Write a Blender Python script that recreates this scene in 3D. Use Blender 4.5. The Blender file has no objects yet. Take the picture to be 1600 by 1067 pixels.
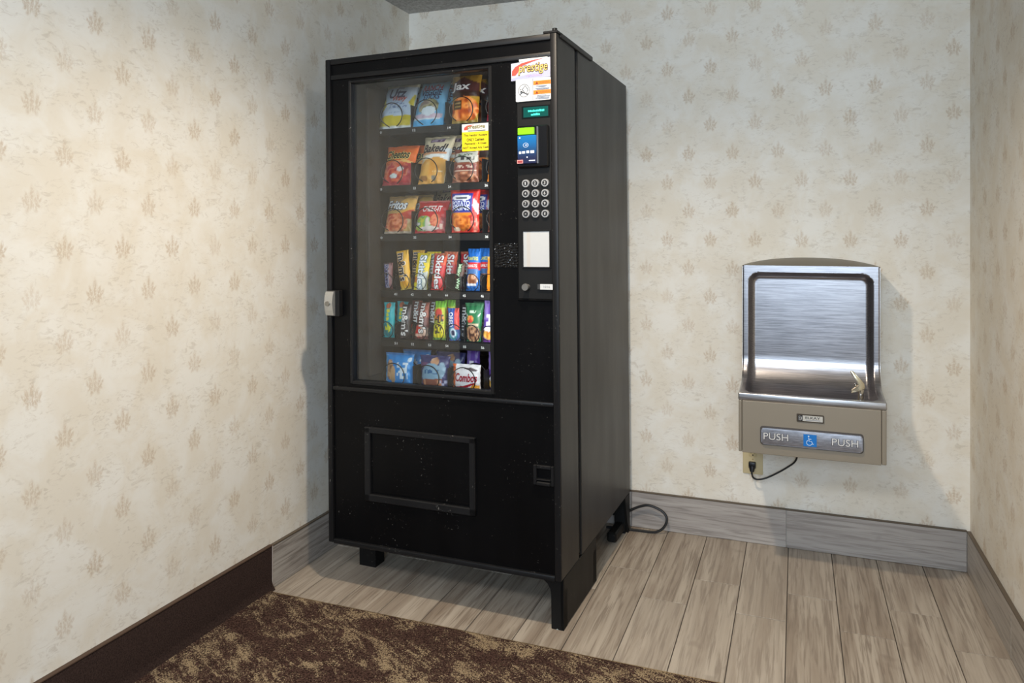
import bpy, bmesh, math, random
import numpy as np
from mathutils import Matrix, Vector, Euler

random.seed(7)
scene = bpy.context.scene
C = scene.collection
PI = math.pi

# ------------------------------------------------------------------ camera
FPX = 1176.56
cam_d = bpy.data.cameras.new('camera')
cam = bpy.data.objects.new('camera', cam_d); C.objects.link(cam)
cam_d.sensor_fit = 'HORIZONTAL'; cam_d.sensor_width = 36.0
cam_d.lens = FPX / 1600 * 36.0
cam_d.shift_y = -(533.5 - 367.77) / 1600
cam_d.clip_start = 0.02
cam.rotation_euler = (PI / 2, 0, math.radians(20.684))
cam.location = (0, -3.1424, 1.22)
scene.camera = cam

# ------------------------------------------------------------------ world, lights, exposure
scene.view_settings.view_transform = 'Standard'
scene.view_settings.look = 'None'
scene.view_settings.gamma = 1.0
scene.view_settings.use_curve_mapping = False
scene.view_settings.exposure = 0.20

world = bpy.data.worlds.new('world'); scene.world = world
world.use_nodes = True
bg = world.node_tree.nodes['Background']
bg.inputs[0].default_value = (0.78, 0.88, 1.0, 1); bg.inputs[1].default_value = 0.22

def lamp(name, kind, loc, energy, color, target=None, **kw):
    d = bpy.data.lights.new(name, kind); d.energy = energy; d.color = color
    for k, v in kw.items(): setattr(d, k, v)
    o = bpy.data.objects.new(name, d); C.objects.link(o); o.location = loc
    if target is not None:
        o.rotation_euler = (Vector(target) - Vector(loc)).to_track_quat('-Z', 'Y').to_euler()
    return o
# recessed warm can light in the alcove ceiling, cut off at its rim
lamp('alcove_downlight', 'SPOT', (-0.62, -1.50, 2.24), 78, (1.0, 0.84, 0.65), (-0.62, -1.50, 0),
     spot_size=math.radians(150), spot_blend=0.75, shadow_soft_size=0.05)
# unseen fill added on the camera side, hung just below ceiling height
lamp('overhead_fill', 'AREA', (-0.55, -3.4, 2.22), 34, (0.94, 0.97, 1.0), (-0.60, -1.6, 0),
     shape='RECTANGLE', size=1.2, size_y=0.5)
# cool frontal fill added far behind the camera, no known window there
lamp('rear_cool_fill', 'AREA', (0.30, -5.2, 1.76), 80, (0.67, 0.83, 1.0), (0.2, 0, 1.2),
     shape='RECTANGLE', size=1.6, size_y=1.0)

# ------------------------------------------------------------------ helpers
def lin(c):
    r = []
    for v in c[:3]:
        v = v / 255.0
        r.append(v / 12.92 if v <= 0.04045 else ((v + 0.055) / 1.055) ** 2.4)
    return tuple(r)

MATS = {}
def mat(name, rgb, rough=0.5, metal=0.0, spec=0.5, emit=0.0, coat=0.0):
    if name in MATS: return MATS[name]
    m = bpy.data.materials.new(name); m.use_nodes = True
    b = m.node_tree.nodes['Principled BSDF']
    c = lin(rgb)
    b.inputs['Base Color'].default_value = (*c, 1)
    b.inputs['Roughness'].default_value = rough
    b.inputs['Metallic'].default_value = metal
    b.inputs['Specular IOR Level'].default_value = spec
    b.inputs['Coat Weight'].default_value = coat
    if emit:
        b.inputs['Emission Color'].default_value = (*c, 1)
        b.inputs['Emission Strength'].default_value = emit
    MATS[name] = m
    return m

class NT:
    """tiny expression builder over shader nodes"""
    def __init__(s, m): s.t = m.node_tree; s.n = s.t.nodes; s.l = s.t.links
    def put(s, sock, v):
        if isinstance(v, bpy.types.NodeSocket): s.l.new(v, sock)
        else: sock.default_value = v
    def math(s, op, a, b=0.0, c=None):
        n = s.n.new('ShaderNodeMath'); n.operation = op
        s.put(n.inputs[0], a); s.put(n.inputs[1], b)
        if c is not None: s.put(n.inputs[2], c)
        return n.outputs[0]
    def add(s, a, b): return s.math('ADD', a, b)
    def sub(s, a, b): return s.math('SUBTRACT', a, b)
    def mul(s, a, b): return s.math('MULTIPLY', a, b)
    def step(s, v, lo, hi):
        n = s.n.new('ShaderNodeMapRange'); n.interpolation_type = 'SMOOTHSTEP'
        s.put(n.inputs[0], v); n.inputs[1].default_value = lo; n.inputs[2].default_value = hi
        return n.outputs[0]
    def noise(s, vec, scale, detail=2.0, rough=0.5, dist=0.0):
        n = s.n.new('ShaderNodeTexNoise'); s.put(n.inputs['Vector'], vec)
        n.inputs['Scale'].default_value = scale; n.inputs['Detail'].default_value = detail
        n.inputs['Roughness'].default_value = rough; n.inputs['Distortion'].default_value = dist
        return n.outputs[0]
    def vmul(s, vec, k):
        n = s.n.new('ShaderNodeVectorMath'); n.operation = 'MULTIPLY'
        s.put(n.inputs[0], vec); n.inputs[1].default_value = k
        return n.outputs[0]
    def vadd(s, vec, k):
        n = s.n.new('ShaderNodeVectorMath'); n.operation = 'ADD'
        s.put(n.inputs[0], vec); s.put(n.inputs[1], k)
        return n.outputs[0]
    def xyz(s, x, y, z):
        n = s.n.new('ShaderNodeCombineXYZ')
        for i, v in enumerate((x, y, z)): s.put(n.inputs[i], v)
        return n.outputs[0]
    def sep(s, v):
        n = s.n.new('ShaderNodeSeparateXYZ'); s.l.new(v, n.inputs[0]); return n.outputs
    def mix(s, f, a, b):
        n = s.n.new('ShaderNodeMix'); n.data_type = 'RGBA'
        s.put(n.inputs[0], f)
        for k, v in ((6, a), (7, b)):
            if isinstance(v, bpy.types.NodeSocket): s.l.new(v, n.inputs[k])
            else: n.inputs[k].default_value = (*v, 1)
        return n.outputs[2]
    def coord(s, which='Object'):
        n = s.n.new('ShaderNodeTexCoord'); return n.outputs[which]
    def bump(s, h, strength, dist):
        n = s.n.new('ShaderNodeBump'); n.inputs['Strength'].default_value = strength
        n.inputs['Distance'].default_value = dist; s.l.new(h, n.inputs['Height']); return n.outputs[0]

def node_mat(name, rough=0.6, spec=0.4, metal=0.0):
    m = bpy.data.materials.new(name); m.use_nodes = True
    b = m.node_tree.nodes['Principled BSDF']
    b.inputs['Roughness'].default_value = rough; b.inputs['Specular IOR Level'].default_value = spec
    b.inputs['Metallic'].default_value = metal
    return m, NT(m), b

def tag(o, label=None, cat=None, group=None, kind=None):
    if label: o['label'] = label
    if cat: o['category'] = cat
    if group: o['group'] = group
    if kind: o['kind'] = kind
    return o
def empty(name, loc=(0, 0, 0)):
    o = bpy.data.objects.new(name, None); C.objects.link(o); o.location = loc
    o.empty_display_size = 0.05
    return o
def link_mesh(name, me, m, parent=None, smooth=False):
    o = bpy.data.objects.new(name, me); C.objects.link(o)
    if m is not None and not me.materials: me.materials.append(m)
    if smooth: me.shade_smooth()
    if parent is not None: o.parent = parent
    return o

class MB:
    def __init__(s): s.bm = bmesh.new()
    def box(s, x0, x1, y0, y1, z0, z1, bev=0.0, seg=1, mtx=None):
        r = bmesh.ops.create_cube(s.bm, size=1.0)
        vs = r['verts']
        for v in vs:
            v.co = Vector(((x0 + x1) / 2 + v.co.x * (x1 - x0), (y0 + y1) / 2 + v.co.y * (y1 - y0), (z0 + z1) / 2 + v.co.z * (z1 - z0)))
        if bev > 0:
            es = list({e for v in vs for e in v.link_edges})
            q = bmesh.ops.bevel(s.bm, geom=es, offset=bev, segments=seg, profile=0.5, affect='EDGES')
            vs = list({v for f in q['faces'] for v in f.verts} | {v for v in vs if v.is_valid})
        if mtx is not None:
            for v in vs: v.co = mtx @ v.co
        return s
    def cyl(s, a, b, r, r2=None, n=16, cap=True):
        a = Vector(a); b = Vector(b); d = (b - a)
        q = d.to_track_quat('Z', 'Y'); r2 = r if r2 is None else r2
        A = []; B = []
        for i in range(n):
            t = 2 * PI * i / n; c = Vector((math.cos(t), math.sin(t), 0))
            A.append(s.bm.verts.new(a + q @ (c * r))); B.append(s.bm.verts.new(b + q @ (c * r2)))
        for i in range(n):
            j = (i + 1) % n; s.bm.faces.new((A[i], A[j], B[j], B[i]))
        if cap:
            s.bm.faces.new(A[::-1]); s.bm.faces.new(B)
        return s
    def tube(s, pts, r, n=8, closed=False):
        pts = [Vector(p) for p in pts]; rings = []
        N = len(pts); up = None
        for i, p in enumerate(pts):
            if closed: d = pts[(i + 1) % N] - pts[i - 1]
            else: d = pts[min(i + 1, N - 1)] - pts[max(i - 1, 0)]
            d.normalize()
            if up is None:
                up = Vector((0, 0, 1)) if abs(d.z) < 0.9 else Vector((1, 0, 0))
            sd = d.cross(up); sd.normalize(); up = sd.cross(d); up.normalize()
            rings.append([s.bm.verts.new(p + sd * (r * math.cos(2 * PI * k / n)) + up * (r * math.sin(2 * PI * k / n))) for k in range(n)])
        for i in range(N if closed else N - 1):
            A = rings[i]; B = rings[(i + 1) % N]
            for k in range(n):
                j = (k + 1) % n; s.bm.faces.new((A[k], A[j], B[j], B[k]))
        if not closed:
            s.bm.faces.new(rings[0][::-1]); s.bm.faces.new(rings[-1])
        return s
    def prism(s, poly, axis, a, b):
        """polygon (2D) extruded along axis from a to b"""
        def P(u, v, w):
            return {'x': (w, u, v), 'y': (u, w, v), 'z': (u, v, w)}[axis]
        A = [s.bm.verts.new(P(u, v, a)) for u, v in poly]; B = [s.bm.verts.new(P(u, v, b)) for u, v in poly]
        n = len(poly)
        s.bm.faces.new(A); s.bm.faces.new(B[::-1])
        for i in range(n):
            j = (i + 1) % n; s.bm.faces.new((A[j], A[i], B[i], B[j]))
        return s
    def sphere(s, c, r, sc=(1, 1, 1)):
        q = bmesh.ops.create_uvsphere(s.bm, u_segments=16, v_segments=10, radius=r)
        for v in q['verts']: v.co = Vector((v.co.x * sc[0] + c[0], v.co.y * sc[1] + c[1], v.co.z * sc[2] + c[2]))
        return s
    def mesh(s, name):
        bmesh.ops.recalc_face_normals(s.bm, faces=s.bm.faces)
        me = bpy.data.meshes.new(name); s.bm.to_mesh(me); s.bm.free(); return me
    def build(s, name, m, parent=None, smooth=False):
        me = s.mesh(name)
        o = link_mesh(name, me, m, parent)
        if smooth: me.shade_auto_smooth(angle=math.radians(35)) if hasattr(me, 'shade_auto_smooth') else smooth_angle(me, 35)
        return o
def smooth_angle(me, deg):
    me.shade_smooth()
    bm = bmesh.new(); bm.from_mesh(me)
    a = math.radians(deg)
    for e in bm.edges:
        if len(e.link_faces) == 2 and e.calc_face_angle(0) > a: e.smooth = False
    bm.to_mesh(me); bm.free()

def rrect(x0, x1, z0, z1, r, n=6):
    pts = []
    for cx, cz, a in ((x1 - r, z1 - r, 0), (x0 + r, z1 - r, 90), (x0 + r, z0 + r, 180), (x1 - r, z0 + r, 270)):
        for i in range(n + 1):
            t = math.radians(a + 90 * i / n); pts.append((cx + r * math.cos(t), cz + r * math.sin(t)))
    return pts

# ---- lettering: glyph outlines as mesh data in a unit layout
def text_data(s, offset=0.0, extrude=0.0, shear=0.0):
    cu = bpy.data.curves.new('lettering', 'FONT'); cu.body = s; cu.size = 1.0
    cu.offset = offset; cu.extrude = extrude; cu.shear = shear; cu.resolution_u = 3
    cu.align_x = 'CENTER'
    o = bpy.data.objects.new('lettering', cu); C.objects.link(o)
    dg = bpy.context.evaluated_depsgraph_get()
    me = bpy.data.meshes.new_from_object(o.evaluated_get(dg))
    vs = [v.co.copy() for v in me.vertices]; fs = [tuple(p.vertices) for p in me.polygons]
    bpy.data.objects.remove(o); bpy.data.curves.remove(cu); bpy.data.meshes.remove(me)
    return vs, fs
def text_mesh(s, w, h, place, offset=0.0, depth=0.0, rot=0, shear=0.0):
    """place(u, v, d) gives the 3D point for layout coords centred on 0; w,h the target box"""
    vs0, _ = text_data(s, 0.0, 0.0, shear)
    vs, fs = text_data(s, offset, 1.0 if depth else 0.0, shear)
    xs = [v.x for v in vs0]; ys = [v.y for v in vs0]
    cx, cy = (min(xs) + max(xs)) / 2, (min(ys) + max(ys)) / 2
    kx = w / max(1e-6, max(xs) - min(xs)); ky = h / max(1e-6, max(ys) - min(ys))
    out = []
    for v in vs:
        a, b = (v.x - cx) * kx, (v.y - cy) * ky
        if rot == 90: a, b = -b, a
        elif rot == -90: a, b = b, -a
        out.append(place(a, b, (v.z * depth / 2 + depth / 2) if depth else 0.0))
    me = bpy.data.meshes.new('lettering'); me.from_pydata(out, [], fs); me.update()
    return me

# ------------------------------------------------------------------ surface materials
def wallpaper(name, axis, u0, z0):
    m, t, b = node_mat(name, 0.62, 0.25)
    co = t.coord(); s = t.sep(co)
    w = t.noise(co, 60, 2)
    u = t.add(s[axis], t.mul(t.sub(w, 0.5), 0.006)); z = t.add(s[2], t.mul(t.sub(w, 0.5), -0.006))
    U = t.math('DIVIDE', t.sub(u, u0), 0.173); V = t.math('DIVIDE', t.sub(z, z0), 0.117)
    r = t.math('FLOOR', t.add(V, 0.5)); fv = t.sub(V, r)
    sh = t.mul(t.math('FLOORED_MODULO', r, 2.0), 0.5)
    U = t.add(U, sh); ru = t.math('FLOOR', t.add(U, 0.5)); fu = t.sub(U, ru)
    px = t.math('ABSOLUTE', t.mul(fu, 0.173)); pz = t.mul(fv, 0.117)
    def ell(cx, cz, rx, rz, ang):
        c, sn = math.cos(ang), math.sin(ang)
        x = t.sub(px, cx); y = t.sub(pz, cz)
        a = t.math('DIVIDE', t.add(t.mul(x, c), t.mul(y, sn)), rx)
        d = t.math('DIVIDE', t.sub(t.mul(y, c), t.mul(x, sn)), rz)
        return t.sub(1.0, t.math('SQRT', t.add(t.mul(a, a), t.mul(d, d))))
    e = ell(0, 0.010, 0.0075, 0.025, 0)
    for q in ((0.0115, 0.003, 0.0052, 0.016, -0.30), (0.0185, -0.003, 0.0042, 0.012, -0.62), (0.006, -0.016, 0.0065, 0.015, 0.45), (0.014, -0.011, 0.004, 0.010, 0.9)):
        e = t.math('MAXIMUM', e, ell(*q))
    mask = t.mul(t.step(e, -0.42, 0.50), t.add(0.45, t.mul(0.55, t.step(t.math('ABSOLUTE', t.sub(px, 0.0055)), 0.0, 0.003))))
    fine = t.noise(t.vmul(co, (1.25, 1.25, 0.8)), 170, 3, 0.65)
    mask = t.mul(mask, t.step(fine, 0.28, 0.60))
    cell = t.noise(t.xyz(ru, r, 0.37), 3.7, 0)
    mask = t.mul(mask, t.add(0.55, t.mul(t.step(cell, 0.25, 0.7), 0.45)))
    # mottling and short brushed flecks
    m1 = t.step(t.noise(co, 7.0, 4, 0.6, 0.4), 0.36, 0.66)
    fl = t.noise(t.vmul(co, (1, 1, 2.1)), 34, 5, 0.68, 1.2)
    fleck = t.mul(t.step(fl, 0.50, 0.66), t.step(t.noise(co, 13, 2), 0.36, 0.60))
    col = t.mix(m1, lin((229, 221, 205)), lin((236, 232, 222)))
    col = t.mix(t.mul(fleck, 0.42), col, lin((190, 178, 160)))
    col = t.mix(t.mul(mask, 0.60), col, lin((190, 166, 136)))
    t.l.new(col, b.inputs['Base Color'])
    t.l.new(t.bump(t.add(t.mul(fl, 0.6), t.mul(mask, 0.5)), 0.12, 0.002), b.inputs['Normal'])
    return m

def wood_tile(name, grain_axis, pal):
    """printed porcelain plank: long grain along grain_axis, every plank another cut"""
    m, t, b = node_mat(name, 0.42, 0.4)
    co = t.coord()
    oi = t.n.new('ShaderNodeObjectInfo'); rnd = oi.outputs['Random']
    off = t.xyz(t.mul(rnd, 17.0), t.mul(rnd, 31.0), t.mul(rnd, 7.0))
    p = t.vadd(co, off)
    k = [14.0, 14.0, 14.0]; k[grain_axis] = 1.1
    p1 = t.vmul(p, tuple(k))
    k2 = [95.0, 95.0, 95.0]; k2[grain_axis] = 4.0
    p2 = t.vmul(p, tuple(k2))
    g1 = t.noise(p1, 1.0, 4, 0.6, 0.8); g2 = t.noise(p2, 1.0, 3, 0.65, 0.5)
    col = t.mix(t.step(g1, 0.33, 0.68), lin(pal[0]), lin(pal[1]))
    col = t.mix(t.mul(t.step(g2, 0.44, 0.66), 0.75), col, lin(pal[2]))
    kn = t.noise(t.vadd(p, (3.0, 1.0, 2.0)), 9, 2)
    col = t.mix(t.mul(t.step(kn, 0.66, 0.76), 0.4), col, lin(pal[2]))
    col = t.mix(t.mul(t.step(rnd, 0.0, 1.0), 0.28), col, lin(pal[3]))
    t.l.new(col, b.inputs['Base Color'])
    t.l.new(t.bump(g2, 0.25, 0.0012), b.inputs['Normal'])
    return m

def carpet_mat():
    m, t, b = node_mat('cut_pile_carpet', 0.95, 0.1)
    co = t.coord()
    pile = t.noise(co, 420, 2, 0.7)
    # weathered damask: swirled diagonal drags broken by speckle
    rot = t.n.new('ShaderNodeVectorRotate'); rot.inputs['Angle'].default_value = 0.5
    t.l.new(co, rot.inputs['Vector'])
    sw = t.noise(t.vmul(rot.outputs[0], (5.5, 20.0, 1.0)), 1.3, 4, 0.7, 1.1)
    blot = t.noise(co, 6.5, 3, 0.65, 0.6)
    spk = t.noise(co, 210, 2, 0.85)
    v = t.add(t.add(t.mul(sw, 0.5), t.mul(blot, 0.5)), t.mul(t.sub(spk, 0.5), 0.65))
    f = t.step(v, 0.53, 0.585)
    f = t.mul(f, t.step(pile, 0.22, 0.5))
    dark = t.mix(t.step(t.noise(co, 230, 2), 0.35, 0.65), lin((46, 31, 27)), lin((96, 72, 62)))
    light = t.mix(t.step(pile, 0.3, 0.7), lin((138, 115, 86)), lin((192, 170, 136)))
    col = t.mix(f, dark, light)
    t.l.new(col, b.inputs['Base Color'])
    t.l.new(t.bump(t.add(pile, t.mul(spk, 0.8)), 0.9, 0.004), b.inputs['Normal'])
    return m

def ceiling_mat():
    m, t, b = node_mat('textured_ceiling_paint', 0.9, 0.1)
    co = t.coord(); n1 = t.noise(co, 75, 4, 0.7); n2 = t.noise(co, 2.2, 2)
    t.l.new(t.mix(t.step(n1, 0.35, 0.65), lin((176, 174, 172)), lin((212, 211, 210))), b.inputs['Base Color'])
    t.l.new(t.bump(n1, 0.8, 0.006), b.inputs['Normal'])
    return m

def black_paint(name, rgb, rough, chips=0.0, spec=0.2):
    m, t, b = node_mat(name, rough, spec)
    co = t.coord()
    n = t.noise(co, 900, 1); w = t.noise(t.vmul(co, (5, 5, 1.2)), 1.6, 3, 0.6)
    base = t.mix(t.mul(w, 1.0), lin(rgb), lin(tuple(min(255, c * 1.35 + 3) for c in rgb)))
    if chips:
        c1 = t.noise(co, 130, 3, 0.75); c2 = t.noise(co, 9, 2)
        f = t.mul(t.step(c1, 0.655, 0.68), t.step(c2, 0.50, 0.62))
        base = t.mix(t.mul(f, chips), base, lin((150, 146, 138)))
    t.l.new(base, b.inputs['Base Color'])
    t.l.new(t.add(rough - 0.08, t.mul(w, 0.2)), b.inputs['Roughness'])
    t.l.new(t.bump(n, 0.10, 0.0006), b.inputs['Normal'])
    return m

def steel_mat(name, rgb, rough, k):
    m, t, b = node_mat(name, rough, 0.5, 1.0)
    co = t.coord(); n = t.noise(t.vmul(co, k), 1.0, 3, 0.7)
    n2 = t.noise(co, 9, 3)
    c = t.mix(t.step(n, 0.25, 0.75), lin(tuple(v * 0.86 for v in rgb)), lin(tuple(min(255, v * 1.1) for v in rgb)))
    t.l.new(c, b.inputs['Base Color'])
    t.l.new(t.add(rough - 0.05, t.add(t.mul(n, 0.12), t.mul(n2, 0.12))), b.inputs['Roughness'])
    t.l.new(t.bump(n, 0.10, 0.0004), b.inputs['Normal'])
    return m

def glass_mat():
    m = bpy.data.materials.new('door_glass'); m.use_nodes = True
    nt = m.node_tree; nt.nodes.clear()
    out = nt.nodes.new('ShaderNodeOutputMaterial'); mx = nt.nodes.new('ShaderNodeMixShader')
    tr = nt.nodes.new('ShaderNodeBsdfTransparent'); gl = nt.nodes.new('ShaderNodeBsdfGlossy')
    fr = nt.nodes.new('ShaderNodeFresnel'); fr.inputs[0].default_value = 1.5
    tr.inputs[0].default_value = (0.95, 0.965, 0.96, 1); gl.inputs['Roughness'].default_value = 0.012
    nt.links.new(fr.outputs[0], mx.inputs[0]); nt.links.new(tr.outputs[0], mx.inputs[1]); nt.links.new(gl.outputs[0], mx.inputs[2])
    nt.links.new(mx.outputs[0], out.inputs[0])
    return m

M_tile = wood_tile('wood_look_floor_tile', 1, ((150, 135, 119), (186, 174, 158), (120, 105, 91), (196, 185, 170)))
M_baseX = wood_tile('wood_look_base_tile_back', 0, ((150, 143, 138), (178, 172, 166), (106, 98, 93), (188, 180, 172)))  # same tile as the floor, greyed: its shade is put into the colour
M_baseY = wood_tile('wood_look_base_tile_side', 1, ((150, 143, 136), (178, 172, 164), (106, 98, 90), (188, 180, 170)))  # side run, greyed for shade in the same way
M_grout = mat('tile_grout', (84, 76, 68), 0.85)
M_caulk = mat('edge_trim_dark_bronze', (92, 80, 66), 0.5)
M_black = black_paint('black_door_paint', (7, 7, 8), 0.34, 0.5, 0.13)
M_side = black_paint('black_side_paint', (27, 26, 25), 0.38, 0.25, 0.35)
M_trim = black_paint('black_trim_extrusion', (20, 20, 21), 0.38, 0.9, 0.25)
M_leg = black_paint('black_leg_paint', (12, 12, 12), 0.5, 0.35, 0.25)
M_inner = mat('dark_cabinet_liner', (36, 31, 28), 0.7, 0, 0.25)
M_tray = mat('tray_dark_grey', (27, 24, 22), 0.55, 0, 0.3)
M_wire = mat('black_coil_wire', (16, 16, 17), 0.35)
M_white = mat('white_print', (212, 212, 210), 0.5)
M_dark = mat('dark_print', (26, 26, 28), 0.5)
M_steelbrush = steel_mat('brushed_steel', (160, 158, 161), 0.26, (9, 260, 260))
M_steelrim = steel_mat('brushed_steel_rim', (190, 190, 192), 0.28, (8, 220, 220))
M_chrome = mat('chrome', (214, 212, 206), 0.12, 1.0)
M_greige = mat('greige_powder_coat', (142, 132, 116), 0.45, 0.25)
M_glass = glass_mat()

# ------------------------------------------------------------------ room shell
XL, XR, ZC = -1.7037, 0.5899, 2.2612
YB = -1.03           # carpet edge
BH, BT = 0.15, 0.012
def struct(o): o['kind'] = 'structure'; return o
struct(MB().box(XL - 0.1, XR + 0.1, 0, 0.1, -0.05, ZC + 0.05).build('wall_back', wallpaper('damask_wallpaper_back', 0, 0.0195, 1.672)))
struct(MB().box(XL - 0.1, XL, -2.15, 0, -0.05, ZC + 0.05).build('wall_left', wallpaper('damask_wallpaper_left', 1, -1.782, 1.655)))
struct(MB().box(XR, XR + 0.1, -2.6, 0, -0.05, ZC + 0.05).build('wall_right', wallpaper('damask_wallpaper_right', 1, -0.66, 1.70)))
struct(MB().box(-5.5, XL - 0.1, -2.15, -2.05, -0.05, ZC + 0.05).build('wall_hallway', bpy.data.materials['damask_wallpaper_back']))
struct(MB().box(XL - 0.1, XR + 0.1, -4.6, 0.1, ZC, ZC + 0.06).box(-5.5, XL - 0.1, -4.6, -2.05, ZC, ZC + 0.06).build('ceiling', ceiling_mat()))
fl = struct(MB().box(XL - 0.1, XR + 0.1, YB, 0.1, -0.06, -0.0035).build('floor', M_grout))
pl_cache = {}
def plank(x0, x1, y0, y1, z=0.0):
    w = round(x1 - x0, 4); l = round(y1 - y0, 4)
    if (w, l) not in pl_cache:
        me = MB().box(-w / 2, w / 2, -l / 2, l / 2, -0.009, 0.0, 0.0006).mesh('plank'); me.materials.append(M_tile)
        pl_cache[(w, l)] = me
    o = link_mesh('plank', pl_cache[(w, l)], None, fl); o.location = ((x0 + x1) / 2, (y0 + y1) / 2, z)
G = 0.0014
for k in range(-11, 4):
    x0 = -0.029 + k * 0.1547; x1 = x0 + 0.1547
    x0 = max(x0, XL + 0.002); x1 = min(x1, XR - 0.001)
    if x1 - x0 < 0.01: continue
    cuts = [0.0, -0.61, YB] if k % 2 else [0.0, -0.41, -1.02, YB]
    for a, b2 in zip(cuts[:-1], cuts[1:]):
        if a - b2 < 0.03: continue
        plank(x0 + G, x1 - G, b2 + G, a - G, random.uniform(-0.0004, 0.0002))
car = struct(MB().box(XL - 0.1, XR + 2.2, -6.0, YB, -0.06, 0.006, 0.003).box(-5.5, XL - 0.1, -6.0, -2.15, -0.06, 0.006).build('floor_carpet', carpet_mat()))
struct(MB().box(XL, XR, YB - 0.004, YB + 0.004, -0.004, 0.0045, 0.0015).build('trim_1', mat('brass_edge_strip', (176, 150, 108), 0.35, 0.8)))

def base_tiles(name, spans, axis, face, mt):
    root = struct(empty(name))
    for a, b2 in spans:
        mb = MB()
        if axis == 'x': mb.box(a + 0.001, b2 - 0.001, face - BT, face - 0.0005, 0.001, BH - 0.004, 0.001)
        elif face < 0: mb.box(face + 0.0005, face + BT, a + 0.001, b2 - 0.001, 0.001, BH - 0.004, 0.001)
        else: mb.box(face - BT, face - 0.0005, a + 0.001, b2 - 0.001, 0.001, BH - 0.004, 0.001)
        o = mb.build('tile', mt, root)
    lo, hi = spans[0][0], spans[-1][1]
    mb = MB()
    if axis == 'x': mb.box(lo, hi, face - BT - 0.001, face, BH - 0.004, BH + 0.001, 0.0008)
    elif face < 0: mb.box(face, face + BT + 0.001, lo, hi, BH - 0.004, BH + 0.001, 0.0008)
    else: mb.box(face - BT - 0.001, face, lo, hi, BH - 0.004, BH + 0.001, 0.0008)
    mb.build('edge_strip', M_caulk, root)
    return root
base_tiles('baseboard_back', [(XL + BT, -1.256), (-1.256, -0.646), (-0.646, -0.037), (-0.037, XR - BT)], 'x', 0.0, M_baseX)
base_tiles('baseboard_left', [(-1.003, -0.4), (-0.4, 0.0)], 'y', XL, M_baseY)
base_tiles('baseboard_right', [(-2.6, -2.44), (-2.44, -1.83), (-1.83, -1.22), (-1.22, -0.61), (-0.61, -BT)], 'y', XR, M_baseY)
# brown carpet cove base along the carpeted left wall
m_cove, t_, b_ = node_mat('brown_carpet_base', 0.9, 0.15)
co_ = t_.coord()
t_.l.new(t_.mix(t_.step(t_.noise(co_, 260, 3, 0.7), 0.3, 0.7), lin((36, 26, 23)), lin((64, 49, 43))), b_.inputs['Base Color'])
t_.l.new(t_.bump(t_.noise(co_, 380, 2), 0.6, 0.002), b_.inputs['Normal'])
cove = [(XL, 0.0), (XL + 0.026, 0.0), (XL + 0.022, 0.006), (XL + 0.015, 0.016), (XL + 0.012, 0.03), (XL + 0.012, BH - 0.004), (XL + 0.010, BH), (XL, BH)]
cb = struct(empty('baseboard_carpet'))
mb = MB(); A = [mb.bm.verts.new((x, -2.15, z)) for x, z in cove]; B = [mb.bm.verts.new((x, -1.0045, z)) for x, z in cove]
mb.bm.faces.new(A); mb.bm.faces.new(B[::-1])
for i in range(len(cove)):
    j = (i + 1) % len(cove); mb.bm.faces.new((A[j], A[i], B[i], B[j]))
mb.build('base_strip', m_cove, cb, True)
MB().box(XL, XL + 0.0145, -2.15, -1.0045, BH - 0.001, BH + 0.0035, 0.001).build('binding_edge', mat('brown_binding', (78, 58, 44), 0.7), cb)
MB().box(XL, XL + 0.014, -1.0047, -1.0015, 0.002, BH, 0.0006).build('caulk_line', mat('pale_caulk', (176, 164, 154), 0.7), cb)

# ------------------------------------------------------------------ vending machine
VM = empty('vending_machine')
VM.rotation_mode = 'YXZ'
VM.location = (-0.671, -0.931, 0.0)
VM.rotation_euler = (math.radians(-0.128), math.radians(-0.601), math.radians(-1.79))
tag(VM, 'tall black snack vending machine with glass front beside the left wall', 'vending machine')
VMX = Matrix.Translation(VM.location) @ VM.rotation_euler.to_matrix().to_4x4()
VMX = Matrix.Translation((-0.671, -0.931, 0.0)) @ Euler(VM.rotation_euler[:], 'YXZ').to_matrix().to_4x4()
W, D, ZB, ZT = 0.858, 0.882, 0.158, 1.845
WX0, WX1, WZ0, WZ1 = -0.760, -0.231, 0.722, 1.760      # window opening
# cabinet
cb_ = MB()
cb_.box(-0.022, 0, 0.212, D, ZB, ZT, 0.002).box(-W, -W + 0.022, 0.212, D, ZB, ZT, 0.002)
cb_.box(-W + 0.022, -0.022, 0.212, D, ZT - 0.022, ZT, 0.001).box(-W + 0.022, -0.022, 0.212, D, ZB, ZB + 0.03, 0.001)
cb_.box(-W + 0.022, -0.022, D - 0.02, D, ZB, ZT, 0.001)
cb_.box(-0.03, -0.006, 0.178, 0.215, ZB + 0.01, ZT - 0.01)
cb_.box(-W + 0.006, -W + 0.03, 0.178, 0.215, ZB + 0.01, ZT - 0.01)
cb_.box(-W + 0.03, -0.03, 0.178, 0.215, ZB + 0.01, ZB + 0.03).box(-W + 0.03, -0.03, 0.178, 0.215, ZT - 0.03, ZT - 0.01)
cb_.build('cabinet', M_side, VM)
li = MB()
li.box(-W + 0.022, -W + 0.05, 0.19, 0.80, ZB + 0.03, ZT - 0.022).box(-0.05, -0.022, 0.19, 0.80, ZB + 0.03, ZT - 0.022)
li.box(-W + 0.05, -0.05, 0.78, 0.80, ZB + 0.03, ZT - 0.022).box(-W + 0.05, -0.05, 0.19, 0.80, ZT - 0.05, ZT - 0.022)
li.build('liner', M_inner, VM)
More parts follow.
